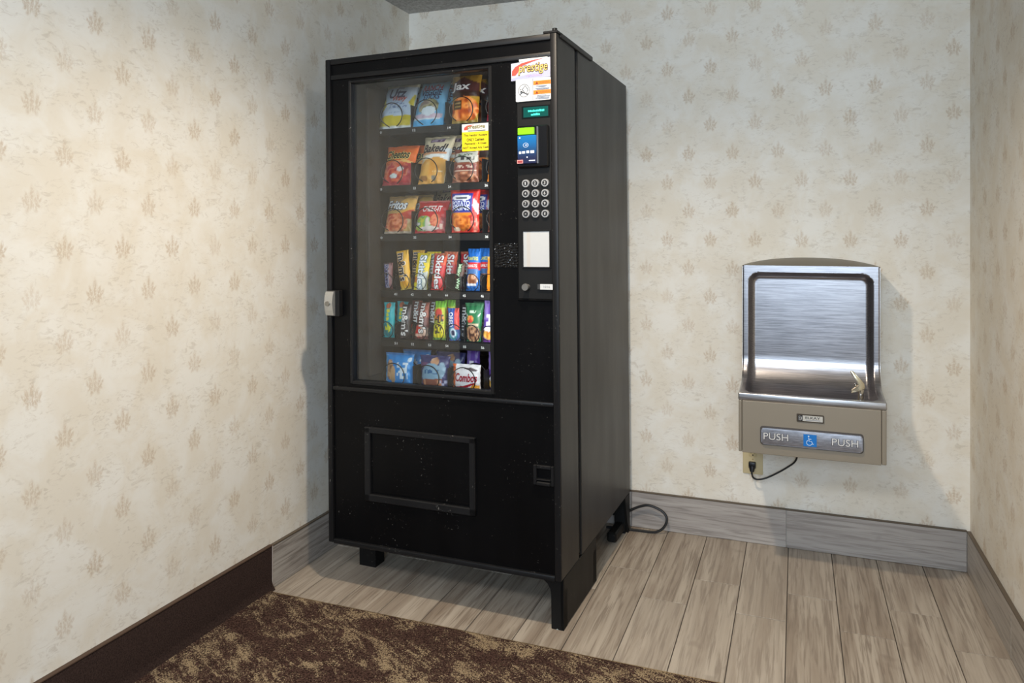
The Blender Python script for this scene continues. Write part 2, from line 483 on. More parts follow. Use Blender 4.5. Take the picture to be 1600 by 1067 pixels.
# door
d = MB()
d.box(-W + 0.004, WX0, 0.008, 0.178, ZB + 0.005, ZT - 0.004)
d.box(WX1, -0.004, 0.008, 0.178, ZB + 0.005, ZT - 0.004)
d.box(WX0, WX1, 0.008, 0.030, WZ1, 1.806).box(WX0, WX1, 0.008, 0.178, 1.806, ZT - 0.004)
d.box(WX0, WX1, 0.008, 0.030, 0.640, WZ0).box(WX0, WX1, 0.008, 0.178, ZB + 0.005, 0.640)
DOOR = d.build('door', M_black, VM)
MB().box(-0.006, 0.0, 0.004, 0.180, ZB, ZT, 0.002).box(-W, -W + 0.006, 0.004, 0.180, ZB, ZT, 0.002).build('door_side', M_side, VM)
# aluminium extrusions round the door
for nm, a in (('edge_trim', (-W, -W + 0.020, -0.002, 0.012, ZB, ZT)), ('edge_trim', (-0.021, 0.0, -0.002, 0.012, ZB, ZT)),
              ('edge_trim', (-W + 0.02, -0.021, -0.001, 0.012, ZT - 0.020, ZT)), ('edge_trim', (-W + 0.02, -0.021, -0.002, 0.012, ZB - 0.003, ZB + 0.014)),
              ('moulding', (-W + 0.02, -0.021, 0.000, 0.012, 1.772, 1.789)), ('moulding', (-W + 0.02, -0.021, -0.001, 0.012, 0.690, 0.704))):
    MB().box(*a, 0.0035, 2).build(nm, M_trim, VM, True)
# window frame (bevelled) and pane
f = MB()
for a in ((WX0 - 0.008, WX0 + 0.004, WZ0 - 0.008, WZ1 + 0.006), (WX1 - 0.004, WX1 + 0.008, WZ0 - 0.008, WZ1 + 0.006)):
    f.box(a[0], a[1], 0.003, 0.03, a[2], a[3], 0.003)
f.box(WX0, WX1, 0.003, 0.03, WZ1 - 0.004, WZ1 + 0.006, 0.003).box(WX0, WX1, 0.003, 0.03, WZ0 - 0.010, WZ0 + 0.004, 0.003)
f.build('window_frame', M_trim, VM)
MB().box(WX0 + 0.002, WX1 - 0.002, 0.018, 0.023, WZ0, WZ1).build('glass_pane', M_glass, VM)
# jamb inside the door, left of the trays
MB().box(WX0 - 0.02, WX0 + 0.012, 0.10, 0.178, WZ0, WZ1, 0.004).build('inner_jamb', M_inner, VM)
# strip light and channel added to brighten the packs, hidden behind the right stile
LC = MB().box(-0.230, -0.2265, 0.05, 0.08, 0.78, 1.70, 0.001).build('pack_fill_channel', mat('pack_fill_channel_white', (190, 190, 186), 0.5), VM)
sl = lamp('pack_fill_strip', 'AREA', (-0.2325, 0.065, 1.24), 3.6, (1.0, 0.97, 0.92), shape='RECTANGLE', size=0.02, size_y=0.9)
sl.parent = VM
sl.rotation_euler = Matrix((( 0.5, 0.0, 0.866), (0.866, 0.0, -0.5), (0.0, 1.0, 0.0))).to_euler()
# top hinge
h = MB().box(-0.045, 0.004, 0.0, 0.035, ZT, ZT + 0.008, 0.002).cyl((-0.010, 0.012, ZT), (-0.010, 0.012, ZT + 0.016), 0.008)
h.box(-0.03, 0.007, 0.03, 0.37, ZT - 0.010, ZT + 0.006, 0.002)
h.build('hinge', M_trim, VM)
# feet
lg = MB()
lg.prism([(-0.0405, 0.0), (0, 0.0), (0, 0.157), (-0.085, 0.157), (-0.068, 0.150), (-0.052, 0.138), (-0.043, 0.122), (-0.0405, 0.105)], 'y', 0.017, 0.026)
lg.box(-0.010, 0, 0.017, 0.38, 0.004, 0.157, 0.001)
lg.box(-0.0405, 0, 0.02, 0.055, 0.0, 0.12, 0.001)
lg.box(-0.0405, 0, 0.34, 0.375, 0.004, 0.12, 0.001)
L1 = lg.build('leg', M_leg, VM)
MB().cyl((-0.021, 0.037, -0.001), (-0.021, 0.037, 0.008), 0.021, 0.019, 20).build('glide_foot', mat('pale_plastic_glide', (150, 158, 156), 0.3), VM)
lr = MB().prism([(0.872, 0.0), (0.852, 0.0), (0.80, 0.157), (0.872, 0.157)], 'x', -0.010, 0.0)
lr.box(-0.055, -0.010, 0.835, 0.872, 0.0, 0.157, 0.001)
lr.build('leg', M_leg, VM)
ll = MB().prism([(-0.85, 0.16), (-0.85, 0.008), (-0.842, -0.004), (-0.790, -0.004), (-0.781, 0.008), (-0.781, 0.16)], 'y', 0.175, 0.235)
ll.build('leg', M_leg, VM)
lb = MB().box(-0.85, -0.80, 0.80, 0.86, -0.006, 0.16, 0.002)
lb.build('leg', M_leg, VM)
MB().box(-0.60, -0.20, 0.35, 0.75, 0.085, 0.16, 0.004).build('undercarriage', M_leg, VM)
# cord coil and bracket seen below at the rear
MB().box(-0.05, -0.012, 0.70, 0.83, 0.012, 0.05, 0.006).build('rear_bracket', M_leg, VM)

# delivery flap
fr = MB()
fr.box(-0.708, -0.685, -0.004, 0.012, 0.320, 0.572, 0.003).box(-0.311, -0.290, -0.004, 0.012, 0.320, 0.572, 0.003)
fr.box(-0.708, -0.290, -0.004, 0.012, 0.552, 0.573, 0.003).box(-0.708, -0.290, -0.004, 0.012, 0.320, 0.345, 0.003)
fr.build('delivery_frame', M_trim, VM)
fm = MB().box(-0.686, -0.31, 0.0065, 0.012, 0.351, 0.553, 0.001)
fm.build('delivery_flap', M_black, VM)
# coin return cup
cr = MB()
cr.box(-0.090, -0.079, -0.002, 0.010, 0.446, 0.508, 0.002).box(-0.032, -0.022, -0.002, 0.010, 0.446, 0.508, 0.002)
cr.box(-0.079, -0.032, -0.002, 0.010, 0.497, 0.508, 0.002).box(-0.079, -0.032, -0.006, 0.010, 0.446, 0.458, 0.003).box(-0.079, -0.032, -0.004, 0.010, 0.462, 0.466, 0.001)
CR = cr.build('coin_return', M_trim, VM)
# side lock
lk = MB().box(-0.849, -0.797, -0.016, 0.008, 0.948, 1.038, 0.002)
lk.build('lock_housing', M_trim, VM)
prof = [(-0.024, 1.034), (-0.030, 1.02), (-0.034, 0.995), (-0.030, 0.97), (-0.024, 0.952), (-0.014, 0.950), (-0.014, 1.036)]
LH = MB().prism(prof, 'x', -0.846, -0.813).build('lock_handle', mat('brushed_zinc', (186, 186, 182), 0.35, 0.7), VM)
MB().cyl((-0.832, -0.030, 0.993), (-0.832, -0.0375, 0.993), 0.0085).build('lock_cylinder', mat('worn_steel', (140, 138, 132), 0.35, 0.8), LH)

# control column
cp = MB().box(-0.135, -0.021, 0.002, 0.012, 1.022, 1.655, 0.002)
CP = cp.build('control_panel', black_paint('control_panel_black', (20, 20, 20), 0.45), VM)
def flat(x0, x1, z0, z1, y, name, m, parent=VM, th=0.0012, bev=0.0):
    return MB().box(x0, x1, y - th, y, z0, z1, bev).build(name, m, parent)
def vtext(s, cx, cz, w, hgt, y, m, parent, offset=0.0, rot=0, depth=0.0, name='lettering', shear=0.0):
    me = text_mesh(s, w, hgt, lambda a, b, dd: (cx + a, y - dd, cz + b), offset, depth, rot, shear)
    return link_mesh(name, me, m, parent)
# display
flat(-0.118, -0.024, 1.586, 1.625, 0.002, 'display_bezel', mat('display_black', (10, 16, 16), 0.2), VM)
DS = flat(-0.112, -0.030, 1.590, 1.621, 0.0008, 'display', mat('display_teal', (6, 62, 58), 0.2, emit=0.5), VM)
dm = MB()
rr = random.Random(3)
for row, (zz, n0, n1) in enumerate(((1.6095, -0.096, -0.044), (1.598, -0.086, -0.058))):
    x = n0
    while x < n1:
        wd = rr.choice((0.002, 0.003, 0.0036))
        dm.box(x, x + wd, -0.0008, 0.0, zz - 0.0035, zz + rr.uniform(0.001, 0.0035)); x += wd + 0.0014
dm.build('lit_segments', mat('display_glow', (60, 215, 190), 0.4, emit=0.9), DS)
# cashless reader
rb = MB().box(-0.128, -0.026, -0.014, 0.003, 1.432, 1.562, 0.004)
RB = rb.build('card_reader', mat('reader_black', (9, 9, 11), 0.25), VM)
def reader_face():
    m, t, b = node_mat('reader_blue_print', 0.25, 0.5)
    s = t.sep(t.coord())
    f = t.step(s[2], 1.455, 1.53)
    t.l.new(t.mix(f, lin((34, 40, 72)), lin((22, 104, 168))), b.inputs['Base Color'])
    return m
MB().box(-0.125, -0.062, -0.022, -0.013, 1.443, 1.531, 0.002).build('reader_face', reader_face(), RB)
MB().box(-0.124, -0.070, -0.0205, -0.013, 1.534, 1.555, 0.001).build('reader_screen', mat('reader_green_lcd', (120, 205, 20), 0.3, emit=0.35), RB)
MB().box(-0.0605, -0.0585, -0.020, -0.013, 1.443, 1.557).build('card_slot_edge', mat('slot_silver', (150, 152, 158), 0.3, 0.6), RB)
M_icon = mat('icon_white', (225, 232, 240), 0.4, emit=0.25)
for x0, x1, z0, z1 in ((-0.119, -0.112, 1.474, 1.4815), (-0.1085, -0.099, 1.4745, 1.482), (-0.094, -0.0855, 1.4755, 1.483), (-0.081, -0.069, 1.475, 1.483), (-0.086, -0.066, 1.4505, 1.4535)):
    MB().box(x0, x1, -0.0228, -0.0218, z0, z1).build('card_logo', M_icon, RB)
for x0, z0, r0 in ((-0.116, 1.5235, 0.0024), (-0.092, 1.463, 0.0021)):
    MB().cyl((x0, -0.0218, z0), (x0, -0.0232, z0), r0, n=12).build('status_light', M_icon, RB)
ri = MB()
ri.tube([(-0.0965 + 0.0085 * math.cos(a), -0.0222, 1.5005 + 0.0065 * math.sin(a)) for a in [2 * PI * i / 24 for i in range(24)]], 0.0005, 5, True)
for k in range(3):
    ri.tube([(-0.0995 + 0.0026 * k + 0.0018 * math.cos(a), -0.0222, 1.5005 + (0.0022 + 0.0006 * k) * math.sin(a)) for a in np.linspace(-1.0, 1.0, 7)], 0.0005, 5)
ri.build('contactless_mark', mat('icon_white', (225, 232, 240)), RB)
MB().box(-0.1255, -0.106, -0.0228, -0.0218, 1.4445, 1.4555).build('reader_tag', mat('tag_pale_red', (218, 150, 146), 0.5), RB)
tg = MB().box(-0.1235, -0.108, -0.0233, -0.0226, 1.447, 1.453).build('tag_print', mat('tag_red', (150, 52, 56), 0.5), RB)
# keypad: twelve keys
key_me = MB().cyl((0, 0.002, 0), (0, -0.005, 0), 0.0125, 0.0118, 20).mesh('key'); key_me.materials.append(mat('key_rim_silver', (176, 176, 176), 0.35, 0.35)); smooth_angle(key_me, 35)
cap_me = MB().cyl((0, -0.0048, 0), (0, -0.0062, 0), 0.0082, 0.0078, 18).mesh('key_cap'); cap_me.materials.append(mat('key_cap_dark', (62, 62, 64), 0.3, 0.4))
for r_, row in enumerate(('123', '456', '789', '*0#')):
    for c_, ch in enumerate(row):
        cx, cz = -0.1055 + 0.032 * c_, 1.3835 - 0.0318 * r_
        k_ = link_mesh('key', key_me, None, VM); k_.location = (cx, 0, cz)
        kc = link_mesh('key_cap', cap_me, None, k_)
        link_mesh('digit', text_mesh(ch, 0.0052 if ch != '1' else 0.003, 0.0088 if ch != '*' else 0.005, lambda a, b, dd: (a, -0.0066, b)), M_white, k_)
# selection card window
sw = MB().box(-0.121, -0.116, -0.002, 0.004, 1.118, 1.238, 0.001).box(-0.030, -0.025, -0.002, 0.004, 1.118, 1.238, 0.001)
sw.box(-0.116, -0.030, -0.002, 0.004, 1.233, 1.238, 0.001).box(-0.116, -0.030, -0.002, 0.004, 1.118, 1.123, 0.001)
SW = sw.build('card_window_frame', M_trim, VM)
def card_mat():
    m, t, b = node_mat('blank_card_grey', 0.55, 0.3)
    co = t.coord(); s = t.sep(co)
    f = t.mul(t.step(s[0], -0.106, -0.104), t.sub(1.0, t.step(s[0], -0.094, -0.092)))
    c = t.mix(t.mul(f, 0.45), lin((196, 197, 196)), lin((196, 182, 166)))
    t.l.new(t.mix(t.mul(t.noise(co, 60, 3), 0.25), c, lin((176, 178, 178))), b.inputs['Base Color'])
    return m
flat(-0.116, -0.030, 1.123, 1.233, 0.0015, 'blank_card', card_mat(), VM)
MB().cyl((-0.104, 0.003, 1.0605), (-0.104, -0.016, 1.0605), 0.0088, n=18).cyl((-0.104, -0.016, 1.0605), (-0.104, -0.022, 1.0605), 0.0115, 0.0105, 18).build('lever_knob', mat('satin_grey_knob', (128, 126, 122), 0.4, 0.5), VM, True)
LB = flat(-0.060, -0.019, 1.053, 1.070, -0.0025, 'small_label', M_white, VM)
vtext('10/16', -0.038, 1.0615, 0.020, 0.007, -0.004, mat('label_grey_print', (120, 122, 126)), LB)
MB().box(-0.069, -0.060, -0.0034, -0.0022, 1.0535, 1.0695).build('label_end', mat('label_dark_end', (58, 58, 58)), LB)
MB().box(-0.137, -0.018, 0.0, 0.010, 1.0165, 1.0225, 0.0015).build('panel_lip', M_black, VM)
# crinkled clear tape on the door
tp = bmesh.new(); nx, nz = 26, 22; gv = []
rr = random.Random(11)
for j in range(nz + 1):
    for i in range(nx + 1):
        gv.append(tp.verts.new((-0.217 + 0.080 * i / nx, 0.0066 - 0.0016 * abs(math.sin(j * 1.25 + 0.9 * math.sin(i * 0.35) + rr.random() * 0.5)) - rr.random() * 0.00025, 1.121 + 0.076 * j / nz)))
for j in range(nz):
    for i in range(nx):
        a = j * (nx + 1) + i; tp.faces.new((gv[a], gv[a + 1], gv[a + nx + 2], gv[a + nx + 1]))
me = bpy.data.meshes.new('clear_tape'); tp.to_mesh(me); tp.free()
link_mesh('clear_tape', me, mat('black_tape_gloss', (13, 13, 14), 0.16, 0, 0.6), VM)

# stickers ---------------------------------------------------------
def polyflat(pts, y, name, m, parent, th=0.0006):
    return MB().prism(pts, 'y', y - th, y).build(name, m, parent)
ST = MB().prism([(-0.152, 1.707), (-0.0215, 1.711), (-0.0215, 1.772), (-0.152, 1.762)], 'y', -0.0012, 0.008).build('brand_sticker', mat('sticker_lilac_white', (186, 186, 200), 0.45), VM)
polyflat([(-0.151, 1.7075), (-0.022, 1.7115), (-0.022, 1.733), (-0.10, 1.724), (-0.151, 1.715)], -0.0013, 'sticker_band', mat('sticker_grey_blue', (158, 162, 190), 0.4), ST)
sw_ = [(-0.149, 1.724), (-0.148, 1.738), (-0.138, 1.750), (-0.115, 1.7605), (-0.08, 1.7665), (-0.045, 1.770), (-0.08, 1.7625), (-0.112, 1.753), (-0.125, 1.745), (-0.128, 1.733), (-0.137, 1.724)]
polyflat(sw_, -0.0019, 'swoosh', mat('sticker_red', (224, 78, 64), 0.4), ST)
vtext('prestige', -0.078, 1.7405, 0.096, 0.034, -0.0024, mat('sticker_brown_outline', (74, 52, 30)), ST, 0.050, shear=0.12)
vtext('prestige', -0.078, 1.7405, 0.096, 0.034, -0.0029, mat('sticker_gold', (226, 186, 104)), ST, 0.0, shear=0.12)
vtext('VENDING', -0.075, 1.7185, 0.055, 0.0055, -0.0024, mat('sticker_purple', (172, 140, 196)), ST)
MB().box(-0.125, -0.030, -0.0008, 0.006, 1.766, 1.7735).build('sticker_edge', M_white, ST)
WS = MB().prism(rrect(-0.136, -0.0195, 1.640, 1.710, 0.004), 'y', -0.0026, 0.002).build('warning_sticker', mat('sticker_white', (186, 190, 195), 0.5), VM)
M_or = mat('warning_orange', (236, 120, 28), 0.45)
for zz in (1.6885, 1.659):
    flat(-0.0765, -0.0195, zz, zz + 0.0145 - 0.002, -0.0026, 'orange_band', M_or, WS, 0.0006)
    MB().prism([(-0.070, zz + 0.002), (-0.060, zz + 0.002), (-0.065, zz + 0.0105)], 'y', -0.0037, -0.0030).build('alert_triangle', mat('warning_dark_red', (112, 40, 16)), WS)
    vtext('WARNING', -0.040, zz + 0.0063, 0.033, 0.0062, -0.0035, mat('warning_text', (150, 72, 24)), WS)
lm = MB()
for zz, x0, x1 in ((1.6845, -0.068, -0.032), (1.6812, -0.060, -0.036), (1.6765, -0.070, -0.024), (1.6735, -0.066, -0.026), (1.655, -0.064, -0.034), (1.6515, -0.066, -0.022), (1.6475, -0.070, -0.024), (1.6445, -0.060, -0.026)):
    lm.box(x0, x1, -0.0032, -0.0027, zz - 0.0009, zz + 0.0009)
lm.build('fine_print', mat('print_slate', (92, 104, 128)), WS)
flat(-0.0785, -0.0775, 1.641, 1.709, -0.0026, 'divider_line', mat('print_slate', (92, 104, 128)), WS, 0.0006)
pg = MB()
pg.tube([(-0.108 + 0.0185 * math.cos(a), -0.003, 1.674 + 0.0195 * math.sin(a)) for a in [2 * PI * i / 32 for i in range(32)]], 0.0005, 5, True)
pg.tube([(-0.114, -0.003, 1.678), (-0.104, -0.003, 1.689), (-0.094, -0.003, 1.675), (-0.103, -0.003, 1.664), (-0.114, -0.003, 1.678)], 0.0008, 5)
pg.tube([(-0.121, -0.003, 1.663), (-0.112, -0.003, 1.669), (-0.098, -0.003, 1.662), (-0.094, -0.003, 1.663)], 0.0013, 5)
pg.tube([(-0.120, -0.003, 1.670), (-0.114, -0.003, 1.672)], 0.0018, 5).tube([(-0.122, -0.003, 1.677), (-0.117, -0.003, 1.679)], 0.0008, 5)
pg.build('tipping_pictogram', M_dark, WS)
YS = MB().box(-0.3345, -0.2375, 0.0165, 0.0178, 1.4975, 1.5855).build('yellow_notice', mat('notice_yellow', (246, 224, 20), 0.5), VM)
flat(-0.3345, -0.2375, 1.5595, 1.5855, 0.0164, 'notice_header', M_white, YS, 0.0005)
polyflat([(-0.327, 1.566), (-0.326, 1.574), (-0.316, 1.580), (-0.290, 1.583), (-0.312, 1.575), (-0.316, 1.566)], 0.0157, 'swoosh', mat('sticker_red', (224, 78, 64)), YS, 0.0004)
vtext('prestige', -0.283, 1.5735, 0.062, 0.0155, 0.0151, mat('notice_olive', (128, 118, 60)), YS, 0.02)
flat(-0.312, -0.250, 1.5615, 1.5635, 0.0157, 'header_rule', M_dark, YS, 0.0004)
for i, s in enumerate(('This Vendor Accepts', 'ONLY Cashless', 'Payments - It Does', 'NOT Accept Any Cash')):
    vtext(s, -0.286, 1.5475 - 0.0135 * i, (0.084, 0.062, 0.076, 0.090)[i], 0.0090, 0.0160, mat('notice_dark_print', (52, 48, 12)), YS, 0.03)

# trays, coils, price tags -------------------------------------------
ROWS = [(1.620, 'w'), (1.411, 'w'), (1.233, 'w'), (1.027, 'n'), (0.848, 'n'), (0.668, 'w')]
WIDE = [-0.7055, -0.5635, -0.4215, -0.2795, -0.1375]
NARR = [-0.7385 + 0.0695 * i for i in range(10)]
def coil_mesh(rad, pitch, turns, wr, name):
    pts = []
    n = 26
    for k in range(turns * n + 1):
        th = 2 * PI * k / n; tt = k / n; fr_ = tt - math.floor(tt)
        # stays in its plane and steps back while passing the bottom
        q = math.floor(tt) + (max(0.0, (fr_ - 0.72) / 0.28)) ** 1.0
        a = -PI / 2 + 0.5 + th
        pts.append((rad * math.cos(a), q * pitch, rad * math.sin(a)))
    me = MB().tube(pts, wr, 6).mesh(name); me.materials.append(M_wire); me.shade_smooth(); return me
coilW = coil_mesh(0.046, 0.098, 5, 0.0019, 'coil'); coilN = coil_mesh(0.0305, 0.062, 7, 0.0016, 'coil')
divW = MB().box(-0.0012, 0.0012, 0.0, 0.46, 0.0, 0.084, 0.0005).mesh('divider'); divW.materials.append(M_tray)
divN = MB().box(-0.0010, 0.0010, 0.0, 0.46, 0.0, 0.060, 0.0005).mesh('divider'); divN.materials.append(M_tray)
tag_me = {}
for ri_, (zf, kind) in enumerate(ROWS):
    tm = MB().box(-0.80, -0.055, 0.19, 0.70, zf - 0.006, zf - 0.002).box(-0.80, -0.055, 0.184, 0.190, zf - 0.026, zf - 0.001, 0.001)
    TR = tm.build('tray', M_tray, VM)
    cols = WIDE if kind == 'w' else NARR
    pw = 0.071 if kind == 'w' else 0.03475
    for ci, cx in enumerate(cols):
        c_ = link_mesh('coil', coilW if kind == 'w' else coilN, None, TR)
        c_.location = (cx, 0.186 if kind == 'w' else 0.190, zf + (0.047 if kind == 'w' else 0.032))
        dv = link_mesh('divider', divW if kind == 'w' else divN, None, TR); dv.location = (cx + pw, 0.205, zf - 0.001)
        num = (ri_ + 1) * 10 + (2 * ci if kind == 'w' else ci)
        if ri_ < 5 and cx < -0.25:
            tx = cx - (0.045 if kind == 'w' else 0.022)
            pt = MB().box(tx - 0.009, tx + 0.009, 0.1825, 0.184, zf - 0.0205, zf - 0.0065).build('price_tag', M_tray, TR)
            vtext(str(num), tx, zf - 0.0135, 0.0115, 0.0082, 0.1820, M_white, pt, 0.02, name='tag_number')

# ------------------------------------------------------------------ snack packs
def pack_mat():
    m, t, b = node_mat('printed_foil', 0.34, 0.5)
    a = t.n.new('ShaderNodeAttribute'); a.attribute_name = 'print'
    t.l.new(a.outputs['Color'], b.inputs['Base Color'])
    n = t.noise(t.coord(), 55, 2, 0.5, 0.6)
    t.l.new(t.bump(n, 0.35, 0.004), b.inputs['Normal'])
    return m
M_pack = pack_mat()

def hash2(i, j): 
    v = math.sin(i * 127.1 + j * 311.7) * 43758.5453
    return v - math.floor(v)
def vnoise(x, y):
    i, j = math.floor(x), math.floor(y); fx, fy = x - i, y - j
    fx = fx * fx * (3 - 2 * fx); fy = fy * fy * (3 - 2 * fy)
    a = hash2(i, j) * (1 - fx) + hash2(i + 1, j) * fx; b = hash2(i, j + 1) * (1 - fx) + hash2(i + 1, j + 1) * fx
    return a * (1 - fy) + b * fy
def inside(poly, u, v):
    c = False; n = len(poly)
    for i in range(n):
        x1, y1 = poly[i]; x2, y2 = poly[i - 1]
        if (y1 > v) != (y2 > v) and u < (x2 - x1) * (v - y1) / (y2 - y1) + x1: c = not c
    return c
def paint(ops, u, v):
    col = (200, 200, 200)
    for op in ops:
        k = op[0]
        if k == 'base': col = op[1]
        elif k == 'rect':
            if op[1] <= u <= op[2] and op[3] <= v <= op[4]: col = op[5]
        elif k == 'ell':
            if ((u - op[1]) / op[3]) ** 2 + ((v - op[2]) / op[4]) ** 2 <= 1: col = op[5]
        elif k == 'poly':
            if inside(op[1], u, v): col = op[2]
        elif k == 'food':        # mottled picture of food inside an ellipse
            if ((u - op[1]) / op[3]) ** 2 + ((v - op[2]) / op[4]) ** 2 <= 1:
                n = vnoise(u * op[6] + 3.1, v * op[6] * 1.3 + 7.7); cs = op[5]
                q = min(0.999, max(0, (n - 0.15) / 0.7)) * (len(cs) - 1); i = int(q); fq = q - i
                col = tuple(cs[i][c] * (1 - fq) + cs[i + 1][c] * fq for c in range(3))
        elif k == 'scrib':       # illegible small print
            if op[1] <= u <= op[2] and op[3] <= v <= op[4]:
                if hash2(math.floor(u * op[6]) + 17, math.floor(v * op[7]) + 5) > 0.45: col = op[5]
    return col

class Pack:
    def __init__(s, w0, w1, H, T, seal=0.05):
        s.w0, s.w1, s.H, s.T, s.seal = w0, w1, H, T, seal
    def pt(s, u, v, side=-1, off=0.0):
        w = s.w0 + (s.w1 - s.w0) * v
        vv = min(1.0, max(0.0, (v - s.seal) / (1 - 2 * s.seal)))
        a = max(0.0, 1 - abs(2 * u - 1) ** 2.6); b = max(0.0, 1 - abs(2 * vv - 1) ** 3.0)
        th = s.T / 2 * (a ** 0.6) * (b ** 0.6) + 0.0007
        pinch = 1 - 0.05 * (b if s.seal else 0)
        wr = 0.0016 * math.sin(u * 23 + v * 9) * (1 - b) + 0.0014 * math.sin(v * 31 + u * 7) * (1 - a)
        return Vector(((u - 0.5) * w * pinch, side * (th + off) + wr, v * s.H))

DEFS = {}
def make_pack(key, w0, w1, H, T, ops, texts, nu=34, nv=46, seal=0.05):
    P = Pack(w0, w1, H, T, seal)
    verts = []; cols = []; faces = []
    for side in (-1, 1):
        for j in range(nv + 1):
            for i in range(nu + 1):
                u, v = i / nu, j / nv
                verts.append(P.pt(u, v, side)); cols.append(paint(ops, u if side < 0 else 1 - u, v))
    n = (nu + 1) * (nv + 1)
    for j in range(nv):
        for i in range(nu):
            a = j * (nu + 1) + i; q = (a, a + 1, a + nu + 2, a + nu + 1)
            faces.append(q); faces.append(tuple(n + k for k in q[::-1]))
    ring = [i for i in range(nu + 1)] + [j * (nu + 1) + nu for j in range(1, nv + 1)] + [nv * (nu + 1) + i for i in range(nu - 1, -1, -1)] + [j * (nu + 1) for j in range(nv - 1, 0, -1)]
    for i in range(len(ring)):
        a, b = ring[i], ring[(i + 1) % len(ring)]; faces.append((b, a, n + a, n + b))
    me = bpy.data.meshes.new(key); me.from_pydata(verts, [], faces); me.update()
    ca = me.color_attributes.new('print', 'FLOAT_COLOR', 'POINT')
    buf = np.ones((len(cols), 4), dtype=np.float32); buf[:, :3] = [lin(c) for c in cols]
    ca.data.foreach_set('color', buf.ravel())
    me.materials.append(M_pack); me.shade_smooth()
    lets = []
    for (s, cu, cv, tw, thh, col, outl, rot, shear) in texts:
        wm = (w0 + w1) / 2
        def place(a, b, dd, off=0.0012): return P.pt(min(0.98, max(0.02, cu + a / wm)), min(0.99, max(0.01, cv + b / H)), -1, off)
        if outl:
            lets.append((text_mesh(s, tw, thh, lambda a, b, dd: place(a, b, dd, 0.0012), 0.070, 0, rot, shear), mat('ink_%d_%d_%d' % outl, outl, 0.4)))
        lets.append((text_mesh(s, tw, thh, lambda a, b, dd: place(a, b, dd, 0.0026), 0.026, 0, rot, shear), mat('ink_%d_%d_%d' % col, col, 0.4)))
    for lm_, m_ in lets: lm_.materials.append(m_)
    DEFS[key] = (me, [l[0] for l in lets])

def place_pack(key, name, cat, label, group, x, z, y=0.222, lean=0.0, roll=0.0, turn=0.0):
    me, lets = DEFS[key]
    o = bpy.data.objects.new(name, me); C.objects.link(o)
    o.matrix_world = VMX @ Matrix.Translation((x, y, z)) @ Matrix.Rotation(turn, 4, 'Z') @ Matrix.Rotation(-lean, 4, 'X') @ Matrix.Rotation(roll, 4, 'Y')
    tag(o, label, cat, group)
    for l in lets:
        c = bpy.data.objects.new('lettering', l); C.objects.link(c); c.parent = o
    return o

WHT, NAVY, BLK = (236, 236, 236), (40, 40, 96), (24, 22, 22)
make_pack('utz', .140, .145, .203, .036, [('base', (206, 220, 236)), ('rect', 0, 1, .86, 1, (206, 204, 178)), ('poly', [(0, .30), (.16, .46), (.05, .66), (0, .70)], (214, 192, 60)), ('poly', [(1, .34), (.84, .5), (.93, .68), (1, .7)], (214, 192, 60)), ('poly', [(0, .05), (1, .05), (1, .26), (.6, .22), (.3, .26), (0, .22)], (226, 202, 52)), ('rect', 0, 1, 0, .055, (232, 234, 232)), ('ell', .5, .84, .12, .035, (140, 150, 176)), ('scrib', .28, .78, .47, .50, (110, 126, 170), 30, 60), ('scrib', .26, .80, .40, .44, (110, 130, 176), 22, 40), ('scrib', .3, .74, .30, .315, (150, 170, 200), 40, 60)],
          [('Utz', .46, .71, .072, .040, (28, 26, 84), None, 0, 0.1), ('Wavy', .56, .58, .060, .026, (206, 78, 60), None, 0, 0.3)])
make_pack('veggie', .130, .120, .198, .036, [('base', (128, 190, 226)), ('rect', 0, 1, .9, 1, (104, 172, 220)), ('food', .48, .38, .34, .17, [(96, 92, 70), (170, 160, 110), (206, 190, 160), (150, 130, 120)], 9), ('rect', .05, .95, .14, .23, (214, 190, 204)), ('ell', .5, .285, .24, .095, (222, 232, 238)), ('rect', 0, 1, 0, .14, (96, 180, 228)), ('rect', .04, .9, .115, .14, (226, 236, 240))],
          [('RANCH', .5, .785, .084, .024, (158, 30, 66), None, 0, 0.12), ('VEGGIE', .5, .675, .088, .025, (20, 34, 84), None, 0, 0.12), ('STICKS', .52, .575, .070, .019, (20, 34, 84), None, 0, 0.12)])
make_pack('jax', .104, .122, .192, .038, [('base', (172, 132, 40)), ('poly', [(0, .56), (0, .74), (.2, .80), (.45, .88), (.7, .80), (1, .74), (1, .54)], (84, 44, 40)), ('rect', 0, 1, .50, .60, (60, 36, 26)), ('food', .5, .25, .52, .25, [(176, 74, 26), (226, 124, 50), (240, 160, 84), (196, 90, 40)], 8), ('rect', .10, .44, .24, .43, (70, 48, 26)), ('rect', .15, .39, .35, .38, (166, 140, 90)), ('rect', .15, .39, .29, .32, (150, 126, 70)), ('rect', 0, 1, 0, .06, (160, 130, 50))],
          [('Jax', .36, .67, .074, .034, (238, 232, 230), (54, 34, 60), 0, 0.15)])
make_pack('cheetos', .122, .138, .162, .040, [('base', (226, 108, 44)), ('rect', 0, 1, .92, 1, (210, 96, 46)), ('poly', [(0, 0), (1, 0), (1, .52), (.75, .50), (.5, .56), (.2, .50), (0, .46)], (196, 52, 62)), ('food', .45, .32, .46, .24, [(180, 40, 52), (226, 90, 50), (236, 140, 110), (200, 52, 62)], 10), ('poly', [(.4, .56), (.7, .6), (.95, .55), (.95, .5), (.7, .54)], (240, 190, 110)), ('ell', .62, .36, .12, .06, (232, 224, 220)), ('ell', .42, .19, .13, .055, (214, 222, 218)), ('rect', 0, 1, 0, .05, (176, 60, 70))],
          [('Cheetos', .45, .73, .100, .034, BLK, (238, 222, 130), 0, 0.2)])
